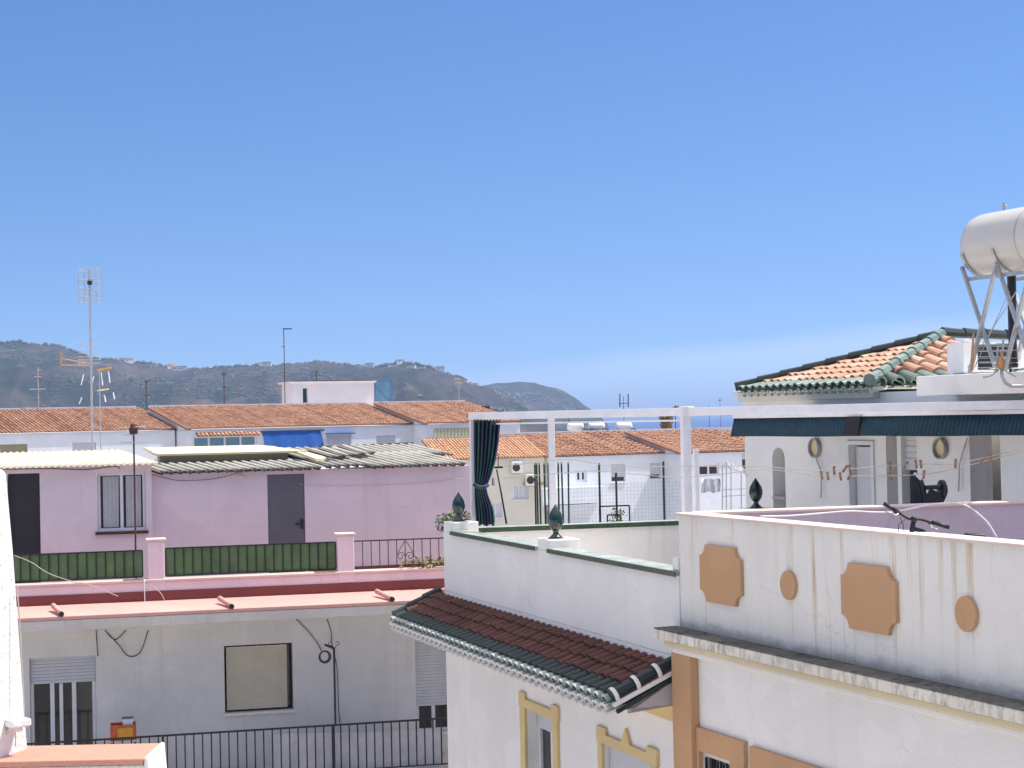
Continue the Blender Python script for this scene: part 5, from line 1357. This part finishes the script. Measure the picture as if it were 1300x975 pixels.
u0=F.h(695,578)[0]; u1=F.h(864,576)[0]; v0=F.h(882,576,1.6)[0]; v1=F.h(1010,576,1.6)[0]
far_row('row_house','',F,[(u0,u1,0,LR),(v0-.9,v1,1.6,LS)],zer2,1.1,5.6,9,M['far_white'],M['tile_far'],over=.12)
tr=FW[-2][0]
a=MB(); r=rect(F,690,615,770,636,1.0); a.box(F,r[0],r[1],.004,.9,r[2],r[3]-.15); a.box(F,r[0],r[1]+.05,.004,.95,r[2]-.15,r[2]-.01); part('balcony_wall',a,M['far_white'],tr)
a=MB(); r=rect(F,700,641,760,648,1.0); a.box(F,r[0],r[1],.004,.7,r[2],r[3]); part('lower_ledge',a,M['far_white'],tr)
r=rect(F,704,583,768,600,0.0)
a=MB(); a.box(F,r[0],r[1],.004,.02,r[2]-.0,r[3]); 
# AC units on the cream house
for (x,y,lab) in ((658,594,'upper white air conditioner on the cream wall'),(676,610,'lower shaded air conditioner on the cream wall')):
    q=rect(G0,x-8,y-8,x+5,y+8,.35)
    t=thing('air_conditioner',lab,'air conditioner',G0.w((q[0]+q[1])/2,.2,q[2]))
    a=MB(); a.box(G0,q[0],q[1],.06,.38,q[2]+.05,q[3]); part('casing',a,M['white_plastic'],t,bevel=.03)
    a=MB(); cu=(q[0]+q[1])/2-.05; cz_=(q[2]+q[3])/2+.02; a.prism(G0,[(cu+.2*math.cos(k/16*2*PI),cz_+.2*math.sin(k/16*2*PI)) for k in range(16)],.381,.39); part('fan_grille',a,M['rust_iron'],t)
    a=MB(); a.box(G0,q[0]+.05,q[1]-.05,.003,.36,q[2],q[2]+.04); part('bracket',a,M['steel'],t)
a=MB(); q=rect(G0,664,612,690,616,0); a.box(G0,q[0],q[1],.004,.12,q[2],q[3]); part('wall_band',a,M['olive'],FW[-3][0])
# white roof parapet strips behind the right row and solar tanks
q=at(760,552,100); Gz=Frame(760,98,1,.06,552)
t=thing('flat_roof_building','flat roofed white building behind the right tiled row, holding the solar tanks','building',Gz.w(0,-3,0))
zq=Gz.h(700,550)[1]; a=MB(); a.box(Gz,Gz.h(640,552)[0],Gz.h(1000,552)[0],-8,0,0,zq-.3); part('wall',a,M['far_pink'],t)
for x0,x1 in ((655,757),(757,772),(812,856),(862,990)):
    a=MB(); z_=zq-(.12 if x0 in(757,) else 0); a.box(Gz,Gz.h(x0,551)[0],Gz.h(x1,551)[0]-.03,-.3,.02,zq-.299,z_+(.0 if x0<800 else .12)); part('parapet',a,M['far_white'] if x0 in(655,862) else M['far_pink'],t)
sp=None
for k,(x,lab) in enumerate(((731,'leftmost of the three white solar water tanks on the far roof'),(758,'middle one of the three white solar water tanks on the far roof'),(793,'rightmost of the three white solar water tanks, beside the twin arm aerial'))):
    p=at(x,550,99.5)
    if sp is None:
        sp=thing('solar_water_heater',lab,'solar heater',p,'solar water heaters on the far roof')
        a=MB(); a.lathe(p+Vector((-.48,.4,.38)),[(.001,0),(.15,.02),(.22,.06),(.24,.12),(.24,.84),(.22,.9),(.15,.94),(.001,.96)],16,axis=X1); part('tank_body',a,M['white_plastic'],sp,smooth=True)
        a=MB(); a.hexa([p+Vector(v) for v in ((.45,.5,.22),(.45,-.6,.22),(1.35,-.6,-.2),(1.35,.5,-.2),(.45,.5,.29),(.45,-.6,.29),(1.35,-.6,-.13),(1.35,.5,-.13))]); part('collector',a,M['panel'],sp)
        a=MB()
        for dx in (-.4,.4): a.bar(p+Vector((dx,.4,-.15)),p+Vector((dx,.4,.25)),.05); a.bar(p+Vector((dx,.4,.2)),p+Vector((dx,-.7,-.15)),.04)
        part('frame',a,M['steel'],sp)
    else:
        c=copy_tree(sp); c.location=p; c['label']=lab
# palm with cut fronds
p=at(846,553,108); t=thing('palm_tree','stubby palm top with trimmed fronds behind the tiled roof, left of the thick post','palm tree',Vector((p.x,p.y,0)))
zt3=at(846,531,108).z; a=MB(); a.tube([Vector((p.x,p.y,0)),Vector((p.x,p.y,p.z-.4)),Vector((p.x,p.y,zt3-.25))],.20,10,.24); part('trunk',a,M['trunk'],t)
a=MB()
for k in range(60):
    an=k*2.4; hgt=k/60; c=Vector((p.x,p.y,p.z-.3+hgt*(zt3-p.z+.25))); d=Vector((math.cos(an),math.sin(an),.45)); a.tint=random.random()
    l=.10+.32*hgt; d=Vector((math.cos(an),math.sin(an),.9)).normalized(); a.tube([c+d*.15,c+d*(.3+l)],.075,4,.03)
part('frond_stubs',a,M['trunk'],t)
a=MB()
for k in range(26):
    an=k*2.4; c=Vector((p.x,p.y,zt3-.15)); d=Vector((math.cos(an)*.8,math.sin(an)*.8,.45)); a.tint=random.random()*.3; s=Vector((-d.y,d.x,0))*.07
    a.add([c+s,c-s,c+d*.6-s*.5,c+d*.6+s*.5],[(0,1,2,3)])
part('fronds',a,M['leaf'],t)
# dark rim of roof clutter behind the long row (red edged roof, right end)
q=Frame(590,128,1,.1,520); t=thing('flat_roof_building','low flat building with dark red roof edge behind the far tiled row','building',q.w(0,-2,0))
a=MB(); u0=q.h(520,520)[0]; u1=q.h(628,520)[0]; zz=q.h(590,521)[1]; a.box(q,u0,u1,-6,0,0,zz-.12); part('wall',a,M['far_pink'],t); a=MB(); a.box(q,u0-.1,u1+.1,-6.1,.1,zz-.118,zz); part('roof_edge',a,M['darkred'],t)
a=MB(); u2=q.h(612,519)[0]; a.box(q,u2-.6,u2+.6,-1,-.2,zz+.002,zz+.3); part('roof_hatch',a,M['rust_iron'],t)

# ================================================================== OWN TERRACE FOREGROUND
Y0=6.0
own=thing('stucco_pillar','rough white stucco pillar tapering at the left edge of the photo','pillar',at(-30,975,Y0)-Z1*1)
pts=[(-90,597,0),(4,596,0),(8,601,0),(17,700,0),(24,800,0),(31,900,0),(40,1010,0),(-90,1010,0)]
a=MB(); fr=[at(x,y,Y0+.0045*(x-20)) for x,y,_ in pts]; bk=[v+Vector((-.3,.18,0)) for v in fr]; k=len(fr)
a.add(fr+bk,[tuple(range(k)),tuple(range(k,2*k))[::-1]]+[(i,i+k,(i+1)%k+k,(i+1)%k) for i in range(k)]); part('shaft',a,M['stucco'],own,bevel=.006)
a=MB(); G=Frame(20,Y0-.0,.5,.5,915); r=rect(G,8,912,33,922,.05); a.box(G,r[0],r[1],.0,.09,r[2],r[3]); a.box(G,r[0]+.01,r[1]-.015,.0,.06,r[2]-.02,r[2]-.001); part('ledge',a,M['stucco'],own,bevel=.006)
a=MB(); a.tube([at(19.5,926,Y0-.03),at(20,948,Y0-.03)],.0018,5); a.tube([at(22,745,Y0-.03),at(25,790,Y0-.03),at(29,860,Y0-.03),at(31,905,Y0-.03)],.0025,5); part('cable',a,M['wire'],own)
tp=at(197,948,6.05).z
t=thing('terrace_parapet','low white parapet capped with worn terracotta tile in the bottom left corner','parapet',at(100,975,5.9)-Z1*1)
xL=at(-60,960,6.0).x; xR=at(198,955,5.95).x; Yb=6.12; Yn=5.84
a=MB(); a.hexa([Vector((xL,Yn+.01,tp-1.5)),Vector((xR-.005,Yn+.01,tp-1.5)),Vector((xR-.005,Yb-.01,tp-1.5)),Vector((xL,Yb-.01,tp-1.5)),Vector((xL,Yn+.01,tp-.022)),Vector((xR-.005,Yn+.01,tp-.022)),Vector((xR-.005,Yb-.01,tp-.022)),Vector((xL,Yb-.01,tp-.022))]); part('wall',a,M['stucco'],t,bevel=.008)
a=MB(); a.hexa([Vector((xL,Yn,tp-.02)),Vector((xR-.02,Yn,tp-.02)),Vector((xR-.02,Yb,tp-.02)),Vector((xL,Yb,tp-.02)),Vector((xL,Yn,tp)),Vector((xR-.02,Yn,tp)),Vector((xR-.02,Yb,tp)),Vector((xL,Yb,tp))]); part('cap',a,M['terracotta_cap'],t,bevel=.004)
a=MB(); a.hexa([Vector((xR-.018,Yn,tp-.10)),Vector((xR+.004,Yn,tp-.10)),Vector((xR+.004,Yb,tp-.10)),Vector((xR-.018,Yb,tp-.10)),Vector((xR-.018,Yn,tp+.004)),Vector((xR-.004,Yn,tp+.004)),Vector((xR-.004,Yb,tp+.004)),Vector((xR-.018,Yb,tp+.004))]); part('end_render',a,M['stucco'],t,bevel=.006)

t=thing('white_house','sunlit white house on the near side of the street, under the viewpoint','house',Vector((-6,-4,0)))
Go=Frame.__new__(Frame); Go.O=Vector((-2.2,5.7,0)); Go.u=Vector((.12,-1,0)).normalized(); Go.n=Vector((-Go.u.y,Go.u.x,0))
if Go.n.x<0: Go.n=-Go.n
oh=[(u_,u_+1.1,z_,z_+1.6) for u_ in (1.5,4.5,7.5,11.5,15.5) for z_ in (1.2,4.4)]
a=MB(); a.wall(Go,0,22,0,8.2,-.3,0,oh); part('wall',a,M['white_mid'],t)
a=MB(); a.box(Go,.02,22,-16,-.32,0,8.1); part('house_body',a,M['white_mid'],t)
for h_ in oh: window(t,Go,0,0,0,0,0,rect=h_,shut=.5)
# ------------------------------------------------------------------ haze
HZ=True
if HZ:
    a=MB(); a.hexa([Vector(v) for v in ((-20100,-80,-30),(20100,-80,-30),(20100,45100,-30),(-20100,45100,-30),(-20100,-80,185),(20100,-80,185),(20100,45100,185),(-20100,45100,185))])
    m=D.materials.new('haze_air'); m.use_nodes=True; nt=m.node_tree; nt.nodes.remove(nt.nodes['Principled BSDF'])
    pv=nt.nodes.new('ShaderNodeVolumePrincipled'); pv.inputs['Color'].default_value=(.50,.68,1,1); pv.inputs['Density'].default_value=HAZE if 'HAZE' in globals() else 1.25e-4
    nt.links.new(pv.outputs[0], nt.nodes['Material Output'].inputs['Volume'])
    h=part('haze',a,m); tag(h,'thin pale air between the town and the hills','haze',kind='stuff')

# ------------------------------------------------------------------ light
EL=R(60); sx,sy=1.0,.25; AZ=math.atan2(sx,sy)
sd=D.lights.new('sun','SUN'); sd.energy=4.2; sd.angle=R(.53); sd.color=(1,.955,.88)
so=D.objects.new('sun',sd); COL.objects.link(so)
dv=Vector((math.sin(AZ)*math.cos(EL),math.cos(AZ)*math.cos(EL),math.sin(EL)))
so.rotation_euler=dv.to_track_quat('Z','Y').to_euler()
W=D.worlds.new('World'); scene.world=W; W.use_nodes=True; nt=W.node_tree
bg=nt.nodes['Background']; sk=nt.nodes.new('ShaderNodeTexSky'); sk.sky_type='NISHITA'; sk.sun_disc=False
sk.sun_elevation=EL; sk.sun_rotation=AZ; sk.air_density=1.0; sk.dust_density=.3; sk.ozone_density=2.5; sk.altitude=0
tc=nt.nodes.new('ShaderNodeTexCoord')
sep=nt.nodes.new('ShaderNodeSeparateXYZ'); nt.links.new(tc.outputs['Generated'],sep.inputs[0])
z=math_(nt,'ADD',math_(nt,'MULTIPLY',sep.outputs[2],1.35),.13)
cb=nt.nodes.new('ShaderNodeCombineXYZ'); nt.links.new(sep.outputs[0],cb.inputs[0]); nt.links.new(sep.outputs[1],cb.inputs[1]); nt.links.new(z,cb.inputs[2])
vn=N(nt,'ShaderNodeVectorMath',operation='NORMALIZE'); nt.links.new(cb.outputs[0],vn.inputs[0]); nt.links.new(vn.outputs[0],sk.inputs['Vector'])
# pale cloud bank low over the sea
nv=nt.nodes.new('ShaderNodeMapping'); nv.inputs['Scale'].default_value=(5,5,26); nt.links.new(tc.outputs['Generated'],nv.inputs[0])
cn=ntex(nt,nv.outputs[0],1.0,5,.5)
az=math_(nt,'DIVIDE',sep.outputs[0],sep.outputs[1])
topz=math_(nt,'ADD',math_(nt,'MULTIPLY',math_(nt,'SUBTRACT',cn,.5),.035),math_(nt,'ADD',math_(nt,'MULTIPLY',az,.11),.028))
hgt=math_(nt,'SUBTRACT',topz,sep.outputs[2])
cm=math_(nt,'MULTIPLY',math_(nt,'MINIMUM',math_(nt,'MAXIMUM',math_(nt,'MULTIPLY',hgt,75.),0.),1.),.36)
skc=N(nt,'ShaderNodeHueSaturation'); skc.inputs['Saturation'].default_value=1.24; skc.inputs['Value'].default_value=.93; skc.inputs['Hue'].default_value=.508; nt.links.new(sk.outputs[0],skc.inputs['Color'])
cc=mix(nt,cm,skc.outputs[0],(4.9,5.6,7.6))
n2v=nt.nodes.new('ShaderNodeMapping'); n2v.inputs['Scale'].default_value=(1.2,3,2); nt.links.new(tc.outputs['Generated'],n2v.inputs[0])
fill_veil=ramp(nt,math_(nt,'ADD',math_(nt,'MULTIPLY',ntex(nt,n2v.outputs[0],1.5,6,.6),.5),math_(nt,'MULTIPLY',sep.outputs[2],.75)),[(.55,0.),(.85,.75)])  # white veil added overhead, out of view, to brighten the shaded walls
cc=mix(nt,fill_veil,cc,(8.5,8.0,7.6))
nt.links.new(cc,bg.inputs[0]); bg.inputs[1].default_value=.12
scene.render.engine='CYCLES'
scene.view_settings.view_transform='Standard'; scene.view_settings.look='None'; scene.view_settings.exposure=.62; scene.view_settings.gamma=1
scene.cycles.max_bounces=6; scene.cycles.volume_bounces=0; scene.cycles.diffuse_bounces=3
